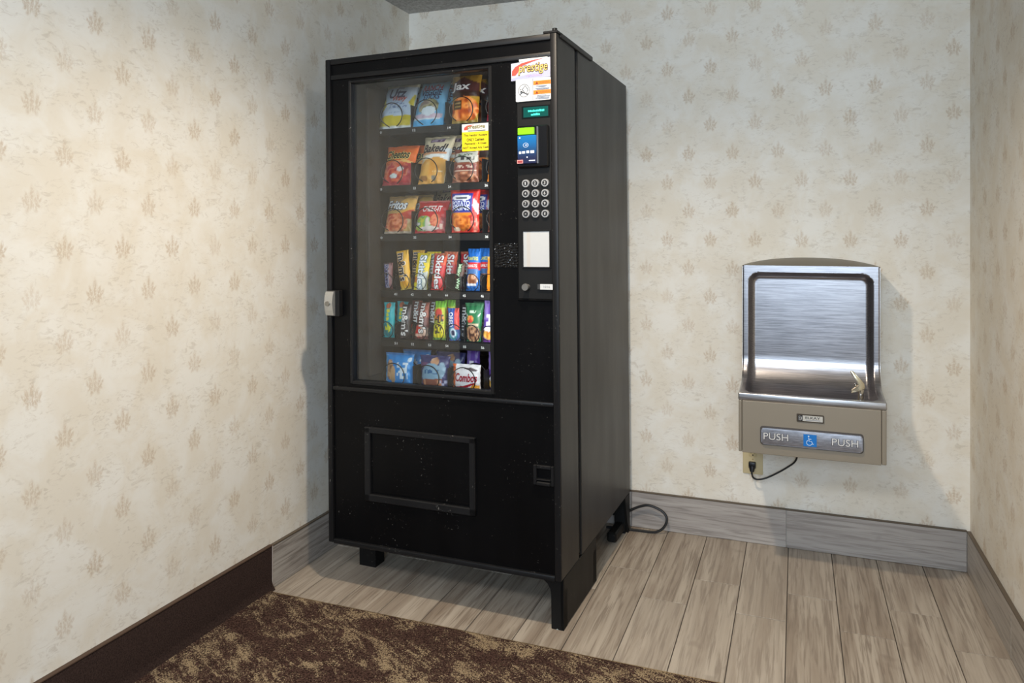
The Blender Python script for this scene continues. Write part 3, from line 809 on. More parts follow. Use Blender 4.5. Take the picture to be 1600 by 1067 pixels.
make_pack('baked', .108, .130, .198, .038, [('base', (226, 210, 176)), ('rect', .62, 1, .42, .7, (208, 214, 216)), ('rect', .25, .72, .84, .93, (104, 62, 110)), ('scrib', .29, .68, .86, .915, (206, 184, 206), 24, 30), ('rect', .04, .9, .58, .61, (214, 150, 106)), ('ell', .5, .52, .36, .05, (238, 238, 234)), ('poly', [(0, 0), (1, 0), (.96, .46), (.6, .52), (.2, .46), (0, .34)], (224, 164, 78)), ('food', .4, .25, .36, .18, [(216, 150, 62), (232, 178, 92), (220, 160, 76)], 6), ('ell', .22, .10, .16, .05, (160, 106, 50)), ('ell', .6, .10, .1, .045, (130, 124, 110)), ('scrib', .55, .9, .20, .23, (240, 214, 170), 30, 50)],
          [('Baked!', .47, .70, .100, .034, (52, 44, 50), None, 0, 0.3)])
make_pack('ruffled', .106, .100, .122, .034, [('base', (134, 78, 58)), ('rect', 0, 1, .88, 1, (112, 62, 52)), ('poly', [(.05, .66), (.1, .86), (.95, .92), (1, .62), (.9, .56), (.2, .58)], (186, 186, 178)), ('scrib', .2, .85, .78, .84, (90, 110, 80), 18, 40), ('scrib', .2, .86, .64, .74, (70, 66, 66), 12, 18), ('poly', [(.1, .34), (.9, .34), (.95, .52), (.15, .52)], (120, 50, 44)), ('scrib', .2, .85, .40, .48, (196, 176, 160), 14, 20), ('rect', .1, .95, .31, .335, (206, 190, 170)), ('food', .5, .15, .48, .14, [(120, 66, 44), (176, 112, 80), (206, 170, 140)], 10)], [])
make_pack('fritos', .116, .124, .148, .036, [('base', (206, 166, 104)), ('poly', [(0, .5), (1, .9), (1, .95), (.5, 1), (0, 1)], (176, 140, 92)), ('ell', .78, .78, .26, .17, (226, 176, 96)), ('poly', [(.1, .48), (.55, .50), (1, .62), (1, .36), (0, .34)], (208, 74, 58)), ('poly', [(.4, .46), (.9, .66), (1, .7), (1, .64), (.7, .52)], (240, 178, 82)), ('food', .42, .24, .46, .23, [(180, 80, 46), (222, 130, 84), (236, 160, 120), (200, 90, 70)], 11), ('rect', 0, 1, 0, .05, (190, 170, 150))],
          [('Fritos', .40, .72, .088, .036, (240, 240, 240), (44, 46, 92), 0, 0.25)])
make_pack('cheezit', .126, .128, .126, .034, [('base', (204, 50, 56)), ('rect', 0, 1, .955, 1, (222, 120, 116)), ('rect', .72, 1, 0, .45, (190, 90, 92)), ('food', .28, .26, .30, .24, [(226, 216, 200), (110, 176, 90), (214, 206, 70), (90, 150, 80), (236, 226, 226)], 7), ('food', .68, .34, .16, .20, [(220, 110, 80), (236, 150, 110), (206, 70, 64)], 9), ('ell', .5, .12, .3, .06, (226, 214, 206)), ('rect', 0, 1, 0, .06, (186, 52, 60)), ('rect', .84, .93, .1, .26, (226, 196, 180))],
          [('CHEEZ-IT', .54, .70, .080, .022, (242, 236, 232), None, 0, 0.12)])
make_pack('skins', .110, .120, .158, .040, [('base', (214, 46, 36)), ('poly', [(.82, .60), (1, .36), (1, .62), (.84, .76)], (222, 226, 238)), ('rect', .06, .80, .44, .88, (48, 58, 150)), ('ell', .30, .78, .20, .055, (232, 232, 238)), ('ell', .55, .78, .20, .065, (232, 232, 238)), ('ell', .43, .775, .22, .028, (72, 76, 92)), ('food', .42, .24, .36, .20, [(176, 82, 22), (216, 118, 36), (232, 146, 66), (190, 96, 30)], 12), ('rect', .10, .78, .375, .44, (226, 134, 30)), ('food', .86, .18, .12, .18, [(206, 60, 50), (226, 150, 130), (190, 50, 44)], 9), ('ell', .22, .08, .12, .05, (232, 206, 180))],
          [('POTATO', .43, .65, .072, .016, (226, 232, 250), None, 0, 0), ('SKINS', .43, .55, .072, .017, (226, 232, 250), None, 0, 0)])
make_pack('snickers', .032, .040, .098, .022, [('base', (62, 42, 46)), ('rect', .62, 1, 0, 1, (120, 76, 76)), ('rect', .62, .8, .1, .95, (150, 110, 112))], [('SNICKERS', .40, .50, .084, .017, (36, 44, 118), (226, 222, 230), -90, 0)], 14, 34, .04)
make_pack('peanut', .046, .052, .144, .026, [('base', (226, 172, 52)), ('rect', .25, .62, .70, .96, (206, 150, 50)), ('ell', .5, .14, .42, .12, (236, 176, 40)), ('food', .5, .14, .36, .1, [(214, 140, 30), (240, 196, 70)], 6), ('rect', 0, 1, 0, .03, (222, 190, 90))], [("m&m's", .50, .58, .100, .030, (40, 28, 34), (238, 226, 214), -90, 0)], 18, 40, .04)
make_pack('skittY', .058, .058, .138, .024, [('base', (236, 208, 34)), ('rect', 0, .2, 0, .2, (244, 226, 20)), ('rect', .7, 1, .72, 1, (206, 190, 50)), ('rect', 0, .28, .2, .34, (232, 140, 50)), ('poly', [(.25, 0), (1, 0), (1, .5), (.36, .4)], (206, 208, 196))], [('Skittles', .56, .47, .122, .026, (244, 246, 250), (92, 140, 166), -90, 0)], 18, 40, .04)
make_pack('skittR', .050, .056, .138, .024, [('base', (206, 44, 52)), ('rect', .66, 1, .66, .96, (226, 90, 56)), ('food', .2, .32, .2, .1, [(220, 200, 60), (206, 60, 60), (110, 160, 70)], 9), ('rect', 0, 1, .95, 1, (200, 110, 80))], [('Skittles', .58, .47, .122, .026, (246, 246, 248), (150, 30, 40), -90, 0)], 18, 40, .04)
make_pack('milky', .030, .034, .102, .020, [('base', (40, 28, 24)), ('rect', .60, 1, .5, 1, (110, 84, 74)), ('rect', 0, .2, 0, 1, (52, 40, 30))], [('Milky Way', .44, .47, .092, .017, (206, 236, 200), (46, 110, 56), -90, 0)], 14, 34, .04)
make_pack('nuts', .054, .052, .150, .028, [('base', (30, 104, 190)), ('rect', 0, 1, .50, .66, (216, 44, 40)), ('food', .5, .26, .40, .15, [(120, 66, 36), (190, 130, 90), (226, 196, 170), (150, 80, 46)], 8), ('rect', .1, .9, .40, .5, (70, 110, 166)), ('rect', .1, .8, .115, .15, (220, 220, 226)), ('rect', 0, 1, 0, .11, (34, 96, 170))], [('PLANTERS', .5, .755, .040, .012, (206, 206, 90), None, 0, 0), ('PEANUTS', .48, .58, .038, .010, (244, 232, 232), None, 0, 0)], 18, 40, .04)
make_pack('orange', .034, .034, .120, .022, [('base', (238, 142, 30)), ('rect', .7, 1, 0, 1, (222, 116, 20)), ('rect', 0, 1, .96, 1, (240, 170, 80))], [], 12, 30, .04)
make_pack('teal', .048, .048, .130, .026, [('base', (24, 170, 178)), ('ell', .5, .9, .22, .08, (196, 106, 70)), ('rect', 0, .14, .6, .9, (196, 80, 60)), ('ell', .5, .22, .44, .2, (26, 130, 136)), ('poly', [(.36, .80), (.66, .82), (.66, .72), (.42, .70)], (222, 214, 60)), ('poly', [(.34, .68), (.56, .69), (.64, .62), (.4, .60)], (214, 216, 60)), ('poly', [(.4, .57), (.62, .58), (.58, .5), (.36, .49)], (222, 214, 60)), ('poly', [(.3, .34), (.5, .26), (.44, .42), (.56, .40), (.78, .28), (.7, .2), (.5, .12), (.56, .22), (.3, .22)], (222, 222, 50))], [], 20, 44, .04)
make_pack('darkmm', .044, .038, .124, .024, [('base', (58, 44, 44)), ('rect', 0, .25, 0, .6, (96, 80, 78)), ('rect', .8, 1, .6, 1, (90, 74, 74))], [("m&m's", .52, .50, .104, .026, (238, 232, 228), (34, 24, 26), -90, 0)], 16, 40, .04)
make_pack('redmm', .058, .042, .134, .026, [('base', (112, 62, 58)), ('rect', .55, 1, .6, 1, (170, 96, 80)), ('ell', .30, .20, .34, .16, (218, 42, 34)), ('ell', .3, .1, .3, .05, (236, 190, 170)), ('rect', .5, 1, .1, .3, (206, 170, 150))], [("m&m's", .62, .56, .108, .026, (238, 232, 228), (52, 32, 32), -90, 0)], 18, 40, .04)
make_pack('lime', .054, .046, .140, .028, [('base', (196, 206, 50)), ('rect', 0, 1, .82, 1, (120, 190, 50)), ('ell', .45, .68, .32, .12, (216, 70, 60)), ('rect', .1, .9, .48, .60, (226, 150, 50)), ('scrib', .2, .85, .42, .64, (60, 40, 30), 9, 30), ('ell', .5, .22, .46, .2, (232, 216, 40)), ('scrib', .25, .75, .14, .40, (70, 60, 26), 8, 24), ('rect', 0, 1, 0, .05, (110, 150, 70))], [], 20, 44, .04)
make_pack('oreo', .044, .046, .116, .028, [('base', (44, 92, 178)), ('rect', .66, 1, .36, 1, (204, 60, 54)), ('rect', .66, 1, 0, .36, (60, 90, 150)), ('ell', .46, .22, .40, .20, (60, 160, 180)), ('ell', .52, .25, .28, .145, (206, 222, 236)), ('ell', .52, .25, .16, .09, (36, 44, 84))], [('OREO', .40, .66, .050, .016, (238, 240, 248), None, -90, 0)], 20, 44, .04)
make_pack('trail', .054, .074, .136, .030, [('base', (40, 110, 68)), ('rect', 0, 1, .92, 1, (66, 124, 84)), ('food', .5, .20, .5, .22, [(70, 44, 34), (150, 104, 76), (196, 160, 120), (110, 60, 50)], 10), ('food', .36, .58, .2, .1, [(220, 120, 50), (236, 176, 90), (206, 60, 50)], 8), ('poly', [(.05, .74), (.09, .75), (.22, .64), (.18, .63)], (232, 236, 226)), ('poly', [(.95, .74), (.91, .75), (.78, .64), (.82, .63)], (232, 236, 226)), ('scrib', .32, .68, .74, .80, (206, 226, 206), 14, 26), ('rect', .2, .85, .40, .46, (196, 176, 146))], [], 24, 44, .04)
make_pack('purple', .056, .054, .146, .030, [('base', (100, 66, 160)), ('rect', 0, .4, .55, 1, (140, 116, 190)), ('food', .5, .20, .46, .14, [(190, 120, 40), (232, 184, 90), (200, 140, 60)], 7), ('ell', .5, .31, .4, .06, (222, 222, 232)), ('rect', 0, 1, 0, .05, (110, 60, 140)), ('scrib', .3, .7, .40, .66, (232, 228, 240), 6, 12)], [], 18, 40, .04)
make_pack('bluebag', .116, .122, .124, .036, [('base', (32, 142, 218)), ('food', .22, .50, .14, .30, [(176, 120, 76), (226, 180, 136), (150, 96, 60)], 7), ('ell', .34, .36, .10, .26, (214, 170, 126)), ('scrib', .48, .86, .26, .72, (226, 240, 250), 13, 12), ('rect', .02, .1, 0, .95, (86, 176, 232)), ('rect', 0, 1, .94, 1, (60, 120, 180)), ('ell', .9, .82, .06, .07, (222, 238, 248))], [])
make_pack('navybag', .110, .124, .122, .036, [('base', (58, 58, 108)), ('rect', 0, .3, .66, .8, (110, 70, 110)), ('food', .55, .82, .14, .12, [(196, 190, 186), (190, 130, 90), (222, 190, 160)], 7), ('ell', .46, .42, .38, .36, (134, 172, 196)), ('poly', [(.14, .06), (.80, .06), (.84, .34), (.10, .30)], (150, 84, 66)), ('scrib', .16, .80, .06, .30, (214, 150, 110), 9, 1), ('ell', .8, .6, .12, .22, (140, 170, 190)), ('scrib', .18, .72, .46, .60, (40, 100, 150), 16, 14), ('scrib', .76, .98, .1, .3, (200, 200, 230), 10, 10)], [])
make_pack('combos', .112, .110, .098, .034, [('base', (236, 234, 236)), ('rect', 0, .13, 0, 1, (232, 106, 36)), ('poly', [(.13, 0), (.5, 0), (.3, .16), (.13, .2)], (58, 62, 98)), ('poly', [(.5, 0), (1, 0), (1, .26), (.8, .30), (.65, .16)], (238, 164, 52)), ('poly', [(.2, .20), (.45, .24), (.86, .38), (.86, .32), (.5, .15), (.24, .14)], (176, 30, 48)), ('poly', [(.4, .86), (.7, .9), (.95, .8), (.8, .76)], (90, 80, 84))], [('Combos', .54, .54, .086, .028, (168, 22, 44), None, 0, 0.2)])
make_pack('redbag', .112, .120, .17, .036, [('base', (150, 38, 54)), ('rect', 0, 1, .5, .8, (110, 40, 44)), ('food', .4, .25, .4, .2, [(120, 50, 40), (190, 120, 90), (150, 60, 60)], 8)], [])
make_pack('brownbag', .112, .118, .15, .036, [('base', (96, 46, 34)), ('food', .3, .3, .3, .28, [(80, 40, 28), (196, 150, 110), (120, 70, 50)], 7), ('rect', 0, 1, .8, 1, (120, 52, 40))], [])
make_pack('greenbag', .112, .118, .15, .036, [('base', (196, 110, 40)), ('rect', 0, .25, 0, 1, (206, 120, 36)), ('rect', .3, 1, 0, 1, (110, 150, 60))], [])

R = math.radians
GF = 'snack packs at the front of the vending trays'
GB = 'snack packs queued behind the front ones'
Z = [r[0] for r in ROWS]
FRONT = [ # key, name, category, label, row, x, lean, roll
 ('utz', 'chip_bag', 'chip bag', 'pale blue and yellow chip bag, leftmost on the top tray', 0, -.712, 24, 0),
 ('veggie', 'chip_bag', 'chip bag', 'sky blue veggie sticks bag in the middle of the top tray', 0, -.572, 24, 0),
 ('jax', 'snack_bag', 'snack bag', 'gold and brown cheese snack bag at the right of the top tray', 0, -.421, 8, 0),
 ('cheetos', 'snack_bag', 'snack bag', 'orange topped red crunchy snack bag, leftmost on the second tray', 1, -.705, 22, 0),
 ('baked', 'chip_bag', 'chip bag', 'cream and golden baked chip bag in the middle of the second tray', 1, -.559, 24, 0),
 ('ruffled', 'chip_bag', 'chip bag', 'brown and silver snack bag below the yellow notice', 1, -.421, 9, 0),
 ('fritos', 'chip_bag', 'chip bag', 'tan and red corn chip bag, leftmost on the third tray', 2, -.701, 20, 0),
 ('cheezit', 'cracker_bag', 'cracker bag', 'bright red cracker bag with white lettering on the third tray', 2, -.566, 20, 0),
 ('skins', 'chip_bag', 'chip bag', 'red and blue potato snack bag on the third tray', 2, -.422, 1, 0),
 ('snickers', 'candy_bar', 'candy bar', 'slim dark candy bar with blue lettering, leftmost on the fourth tray', 3, -.736, 0, -2),
 ('peanut', 'candy_pack', 'candy pack', 'yellow candy pack tilted left with dark lettering on the fourth tray', 3, -.664, 3, -8),
 ('skittY', 'candy_pack', 'candy pack', 'yellow candy pack with tall white lettering on the fourth tray', 3, -.606, 15, 0),
 ('skittR', 'candy_pack', 'candy pack', 'red candy pack with tall white lettering on the fourth tray', 3, -.538, 16, 0),
 ('milky', 'candy_bar', 'candy bar', 'slim dark brown candy bar with green lettering on the fourth tray', 3, -.450, 15, 0),
 ('nuts', 'nut_pack', 'nut pack', 'blue nut pack with a red band on the fourth tray', 3, -.394, 8, 0),
 ('orange', 'candy_pack', 'candy pack', 'plain orange candy pack at the right edge of the fourth tray', 3, -.324, 6, 0),
 ('teal', 'candy_pack', 'candy pack', 'teal candy pack with yellow marks, leftmost on the fifth tray', 4, -.739, 3, 0),
 ('darkmm', 'candy_pack', 'candy pack', 'dark brown candy pack with white lettering on the fifth tray', 4, -.670, 8, 0),
 ('redmm', 'candy_pack', 'candy pack', 'reddish brown candy pack with a red spot on the fifth tray', 4, -.603, 12, 0),
 ('lime', 'candy_pack', 'candy pack', 'lime green and yellow candy pack on the fifth tray', 4, -.529, 7, 0),
 ('oreo', 'cookie_pack', 'cookie pack', 'blue and red cookie pack with white lettering on the fifth tray', 4, -.467, 0, -2),
 ('trail', 'nut_pack', 'nut pack', 'green topped trail mix pack on the fifth tray', 4, -.392, 4, 0),
 ('purple', 'candy_pack', 'candy pack', 'purple pack at the right edge of the fifth tray', 4, -.330, 7, 0),
 ('bluebag', 'cookie_bag', 'cookie bag', 'bright blue cookie bag, leftmost on the bottom tray', 5, -.699, 5, 0),
 ('navybag', 'cookie_bag', 'cookie bag', 'navy cookie bag with light blue oval on the bottom tray', 5, -.551, 4, 0),
 ('combos', 'snack_bag', 'snack bag', 'white and orange filled pretzel bag on the bottom tray', 5, -.422, 2, 0),
 ('redbag', 'snack_bag', 'snack bag', 'dark red bag half hidden at the right end of the top tray', 0, -.280, 10, 0),
 ('greenbag', 'snack_bag', 'snack bag', 'orange and green bag half hidden at the right end of the second tray', 1, -.280, 12, 0),
 ('brownbag', 'snack_bag', 'snack bag', 'dark brown bag half hidden at the right end of the third tray', 2, -.280, 8, 0),
]
for key, nm, cat, lab, row, x, lean, roll in FRONT:
    place_pack(key, nm, cat, lab, GF, x, Z[row] + 0.002, 0.215 if Z[row] in (Z[0], Z[1], Z[2], Z[5]) else 0.213, R(lean), R(roll))
BACK = [ # queued behind
 ('utz', 'chip_bag', 'chip bag', 'second pale blue and yellow chip bag behind the front one', 0, -.700, .315, 14, 0),
 ('veggie', 'chip_bag', 'chip bag', 'second sky blue veggie sticks bag behind the front one', 0, -.565, .315, 12, 0),
 ('jax', 'snack_bag', 'snack bag', 'second gold and brown snack bag behind the front one', 0, -.405, .31, 2, 4),
 ('cheetos', 'snack_bag', 'snack bag', 'second orange snack bag peeking out behind the front one', 1, -.690, .31, 10, 3),
 ('baked', 'chip_bag', 'chip bag', 'second cream baked chip bag behind the front one', 1, -.535, .31, 14, 3),
 ('jax', 'snack_bag', 'snack bag', 'gold and brown bag queued behind the brown and silver bag', 1, -.405, .31, 4, 0),
 ('fritos', 'chip_bag', 'chip bag', 'second tan corn chip bag behind the front one', 2, -.672, .31, 8, 0),
 ('baked', 'chip_bag', 'chip bag', 'cream bag queued behind the bright red cracker bag', 2, -.572, .33, 24, 0),
 ('skins', 'chip_bag', 'chip bag', 'second red and blue potato snack bag behind the front one', 2, -.410, .31, 2, 0),
 ('peanut', 'candy_pack', 'candy pack', 'second yellow candy pack behind the tilted one', 3, -.652, .272, 6, 0),
 ('skittY', 'candy_pack', 'candy pack', 'second yellow candy pack behind the tall white lettering', 3, -.588, .275, 6, 0),
 ('skittR', 'candy_pack', 'candy pack', 'second red candy pack behind the front red one', 3, -.520, .275, 5, 2),
 ('skittR', 'candy_pack', 'candy pack', 'red candy pack queued behind the slim green lettered bar', 3, -.455, .285, 6, 0),
 ('nuts', 'nut_pack', 'nut pack', 'second blue nut pack behind the front one', 3, -.370, .270, 4, 0),
 ('teal', 'candy_pack', 'candy pack', 'second teal candy pack behind the front one', 4, -.722, .270, 2, 3),
 ('redmm', 'candy_pack', 'candy pack', 'reddish candy pack queued behind the dark brown one', 4, -.655, .270, 4, 0),
 ('redmm', 'candy_pack', 'candy pack', 'second reddish brown candy pack behind the red spot', 4, -.585, .275, 2, 0),
 ('lime', 'candy_pack', 'candy pack', 'second lime candy pack behind the front one', 4, -.518, .272, 3, 0),
 ('darkmm', 'cookie_pack', 'cookie pack', 'dark pack queued behind the blue and red cookie pack', 4, -.447, .265, 3, 0),
 ('trail', 'nut_pack', 'nut pack', 'second green topped trail mix pack behind the front one', 4, -.385, .272, 3, 0),
 ('bluebag', 'cookie_bag', 'cookie bag', 'second bright blue cookie bag behind the front one', 5, -.680, .31, 3, 0),
 ('navybag', 'cookie_bag', 'cookie bag', 'second navy cookie bag behind the front one', 5, -.535, .31, 3, 0),
 ('purple', 'snack_bag', 'snack bag', 'purple pack queued behind the white and orange bag', 5, -.440, .31, 0, 0),
 ('purple', 'snack_bag', 'snack bag', 'purple pack half hidden at the right end of the bottom tray', 5, -.330, .26, 0, 0),
]
for key, nm, cat, lab, row, x, y, lean, roll in BACK:
    place_pack(key, nm, cat, lab, GB, x, Z[row] + 0.002, y, R(lean), R(roll))

# ------------------------------------------------------------------ power cord of the machine
def smooth_pts(pts, n=8):
    P = [Vector(p) for p in pts]; out = []
    for i in range(len(P) - 1):
        p0, p1, p2, p3 = P[max(i - 1, 0)], P[i], P[i + 1], P[min(i + 2, len(P) - 1)]
        for k in range(n):
            t = k / n
            out.append(0.5 * ((2 * p1) + (p2 - p0) * t + (2 * p0 - 5 * p1 + 4 * p2 - p3) * t * t + (3 * p1 - p0 - 3 * p2 + p3) * t ** 3))
    out.append(P[-1]); return out
inv = VMX.inverted()
cord = [(-0.72, -0.035, 0.05), (-0.66, -0.034, 0.068), (-0.644, -0.034, 0.077), (-0.607, -0.034, 0.096), (-0.567, -0.036, 0.106), (-0.515, -0.04, 0.091), (-0.494, -0.045, 0.063), (-0.507, -0.05, 0.027), (-0.541, -0.055, 0.0075), (-0.607, -0.06, 0.0065), (-0.67, -0.062, 0.006), (-0.74, -0.07, 0.006)]
MB().tube([inv @ p for p in smooth_pts(cord)], 0.0052, 8).build('power_cord', mat('black_rubber_cord', (20, 20, 20), 0.5), VM, True)

# ------------------------------------------------------------------ drinking fountain
DF = empty('drinking_fountain', (0.0445, 0.0, 0.46))
tag(DF, 'wall mounted stainless steel drinking fountain with greige lower cabinet', 'drinking fountain')
FX, FZ = 0.0445, 0.46
HW = 0.234
def fl_(p): return (p[0] - FX, p[1], p[2] - FZ)
# path of the rim: down the front of the upper shell and out over the basin
RIM = [(-0.185, 1.108 - 0.0125 * i) for i in range(28)]
zc, Rr = RIM[-1][1] - 0.002, 0.092
for i in range(13):
    a = math.radians(82) * i / 12; RIM.append((-0.185 - Rr + Rr * math.cos(a), zc - Rr * math.sin(a)))
y1, z1 = RIM[-1]
for i in range(1, 12): RIM.append((y1 + (-0.386 - y1) * i / 11, z1 + (0.6675 - z1) * i / 11))
pathl = [0.0]
for i in range(1, len(RIM)): pathl.append(pathl[-1] + math.hypot(RIM[i][0] - RIM[i - 1][0], RIM[i][1] - RIM[i - 1][1]))
LT = pathl[-1]
def pos_normal(sv):
    sv = min(max(sv, 0), LT)
    i = 0
    while i < len(RIM) - 2 and pathl[i + 1] < sv: i += 1
    f_ = (sv - pathl[i]) / max(1e-9, pathl[i + 1] - pathl[i])
    y = RIM[i][0] + (RIM[i + 1][0] - RIM[i][0]) * f_; z = RIM[i][1] + (RIM[i + 1][1] - RIM[i][1]) * f_
    def tan(k):
        a, b = RIM[max(k - 1, 0)], RIM[min(k + 1, len(RIM) - 1)]; return (b[0] - a[0], b[1] - a[1])
    t0, t1 = tan(i), tan(i + 1); ty = t0[0] * (1 - f_) + t1[0] * f_; tz = t0[1] * (1 - f_) + t1[1] * f_
    L_ = math.hypot(ty, tz); ty /= L_; tz /= L_
    return y, z, -tz, ty            # inward normal: back on the shell, down in the basin
bm = bmesh.new()
NU, NV = 160, 220
IX, S0, S1, RC = HW - 0.021, 0.026, LT - 0.012, 0.042
def depth(x, sv):
    cx, cs = 0.0, (S0 + S1) / 2
    qx = abs(x) - (IX - RC); qs = abs(sv - cs) - ((S1 - S0) / 2 - RC)
    sd = math.hypot(max(qx, 0), max(qs, 0)) + min(max(qx, qs), 0) - RC
    t = min(1.0, max(0.0, -sd / 0.045)); t = t * t * (3 - 2 * t)
    t = 1 - (1 - min(1.0, max(0.0, -sd / 0.026))) ** 2.4 if sd < 0 else 0
    return 0.034 * t
rows_ = []
us = sorted(set([-HW, -HW + 0.004] + [-HW + 0.004 + (2 * HW - 0.008) * i / NU for i in range(NU + 1)] + [HW]))
for j in range(NV + 1):
    sv = LT * j / NV; y, z, ny, nz = pos_normal(sv); row = []
    for x in us:
        dd = depth(x, sv); e = 0.003 if abs(x) > HW - 0.002 else 0.0
        row.append(bm.verts.new((x, y + ny * (dd + e), z + nz * (dd + e) - FZ)))
    rows_.append(row)
for j in range(NV):
    for i in range(len(us) - 1): bm.faces.new((rows_[j][i], rows_[j + 1][i], rows_[j + 1][i + 1], rows_[j][i + 1]))
me = bpy.data.meshes.new('basin'); bmesh.ops.recalc_face_normals(bm, faces=bm.faces); bm.to_mesh(me); bm.free()
me.materials.append(M_steelbrush); smooth_angle(me, 40)
BAS = link_mesh('basin', me, None, DF)
# front lip
lp = MB().box(-HW - 0.001, HW + 0.001, -0.390, -0.372, 0.643 - FZ, 0.669 - FZ, 0.004, 3)
lp.build('basin_lip', M_steelrim, DF, True)
# shell sides and back (greige, closed behind the rim)
sh = MB()
sidep = [(0.0, 1.100 - FZ), (-0.175, 1.106 - FZ), (-0.1835, 1.104 - FZ)] + [(y + 0.002, z - FZ - 0.001) for y, z in RIM[2:]] + [(-0.375, 0.646 - FZ), (0.0, 0.646 - FZ)]
sh.prism(sidep, 'x', -HW, -HW + 0.0025); sh.prism(sidep, 'x', HW - 0.0025, HW)
sh.box(-HW + 0.0025, HW - 0.0025, -0.004, -0.0005, 0.646 - FZ, 1.10 - FZ)
sh.build('shell', M_steelrim, DF)
# arched top cap
tc = bmesh.new(); A = []; NN = 24
for j, (yy, k) in enumerate(((-0.1845, 0.0), (-0.16, 0.40), (-0.11, 0.80), (-0.05, 1.0), (-0.0005, 1.0))):
    A.append([tc.verts.new((-HW + 2 * HW * i / NN, yy, 1.107 - FZ + 0.027 * k * (1 - abs(2 * i / NN - 1) ** 2.4))) for i in range(NN + 1)])
for j in range(4):
    for i in range(NN): tc.faces.new((A[j][i], A[j][i + 1], A[j + 1][i + 1], A[j + 1][i]))
bmesh.ops.recalc_face_normals(tc, faces=tc.faces)
me = bpy.data.meshes.new('top_cap'); tc.to_mesh(me); tc.free(); me.shade_smooth()
link_mesh('top_cap', me, mat('top_cap_steel', (134, 128, 116), 0.5, 0.6), DF)
# lower cabinet: front panel, returns, body
lc = MB().box(-HW + 0.004, HW - 0.004, -0.382, -0.001, 0.468 - FZ, 0.645 - FZ, 0.002)
lc.build('lower_body', M_greige, DF)
fp = MB().box(-HW + 0.012, HW - 0.016, -0.390, -0.380, 0.461 - FZ, 0.643 - FZ, 0.002, 2)
FP = fp.build('front_panel', M_greige, DF)
for s_, a, b2 in ((-1, -HW, -HW + 0.011), (1, HW - 0.015, HW)):
    MB().box(a, b2, -0.388, -0.02, 0.462 - FZ, 0.643 - FZ, 0.003, 2).build('side_return', M_greige, DF)
# push bar
px0, px1, pz0, pz1 = -0.1135 - FX, 0.2055 - FX, 0.4985 - FZ, 0.5555 - FZ
MB().prism(rrect(px0 - 0.004, px1 + 0.004, pz0 - 0.004, pz1 + 0.004, 0.010), 'y', -0.3915, -0.385).build('push_bar_gasket', mat('gasket_dark', (70, 64, 60), 0.6), DF)
pbm = MB(); pbm.prism(rrect(px0, px1, pz0, pz1, 0.007), 'y', -0.400, -0.388)
es = [e for e in pbm.bm.edges if all(abs(v.co.y + 0.400) < 1e-5 for v in e.verts)]
bmesh.ops.bevel(pbm.bm, geom=es, offset=0.003, segments=3, profile=0.5, affect='EDGES')
PB = pbm.build('push_bar', steel_mat('push_bar_aluminium', (176, 176, 182), 0.34, (30, 300, 300)), DF, True)
for cx in (-0.066 - FX, 0.152 - FX):
    rl = link_mesh('raised_lettering', text_mesh('PUSH', 0.080, 0.023, lambda a, b, dd, cx=cx: (cx + a, -0.3995 - dd, 0.5275 - FZ + b), 0.034, 0.0022), mat('letter_shadow_grey', (66, 62, 60), 0.5, 0.3), PB)
    link_mesh('letter_face', text_mesh('PUSH', 0.080, 0.023, lambda a, b, dd, cx=cx: (cx + a, -0.4014 - dd, 0.5280 - FZ + b), 0.004, 0.0012), mat('letter_bright', (216, 214, 210), 0.4, 0.2), rl)
ic = MB().box(0.0225 - FX, 0.0645 - FX, -0.4012, -0.3990, 0.5045 - FZ, 0.5455 - FZ, 0.0004).build('access_plate', mat('access_blue', (18, 112, 190), 0.4), PB)
M_isa = mat('access_white', (214, 232, 244), 0.4)
ix, iz = 0.0425 - FX, 0.522 - FZ; yy = -0.4018
isa = MB().cyl((ix - 0.0035, yy + 0.0004, iz + 0.0175), (ix - 0.0035, yy - 0.0005, iz + 0.0175), 0.0024, n=14)
isa.tube([(ix - 0.0035, yy, iz + 0.0135), (ix - 0.002, yy, iz + 0.001), (ix + 0.006, yy, iz + 0.0005), (ix + 0.0095, yy, iz - 0.0085), (ix + 0.013, yy, iz - 0.0075)], 0.0011, 6)
isa.tube([(ix - 0.003, yy, iz + 0.008), (ix + 0.005, yy, iz + 0.008)], 0.0010, 6)
isa.tube([(ix - 0.001 + 0.0088 * math.cos(a), yy, iz - 0.004 + 0.0088 * math.sin(a)) for a in np.linspace(2.1, 5.95, 22)], 0.0010, 6)
isa.build('wheelchair_symbol', M_isa, ic)
# name plate
npx0, npx1, npz0, npz1 = 0.001 - FX, 0.0875 - FX, 0.5845 - FZ, 0.6115 - FZ
NP = MB().prism(rrect(npx0, npx1, npz0, npz1, 0.003), 'y', -0.3935, -0.388).build('name_plate', mat('plate_bronze', (76, 66, 54), 0.4, 0.4), DF)
MB().box(npx0 + 0.019, npx1 - 0.004, -0.3945, -0.3930, npz0 + 0.004, npz1 - 0.004).build('plate_face', mat('plate_silver', (206, 202, 192), 0.35, 0.3), NP)
LG = MB().box(npx0 + 0.004, npx0 + 0.019, -0.3945, -0.3930, npz0 + 0.004, npz1 - 0.004).build('plate_emblem', M_dark, NP)
em = MB(); ex, ez = npx0 + 0.0115, (npz0 + npz1) / 2
em.tube([(ex - 0.004, -0.3949, ez - 0.0065), (ex - 0.004, -0.3949, ez + 0.0065), (ex + 0.002, -0.3949, ez + 0.0062), (ex + 0.0045, -0.3949, ez + 0.003), (ex + 0.0045, -0.3949, ez - 0.003), (ex + 0.002, -0.3949, ez - 0.0062)], 0.0007, 5, True)
em.tube([(ex - 0.003, -0.3949, ez), (ex + 0.0035, -0.3949, ez)], 0.0008, 5)
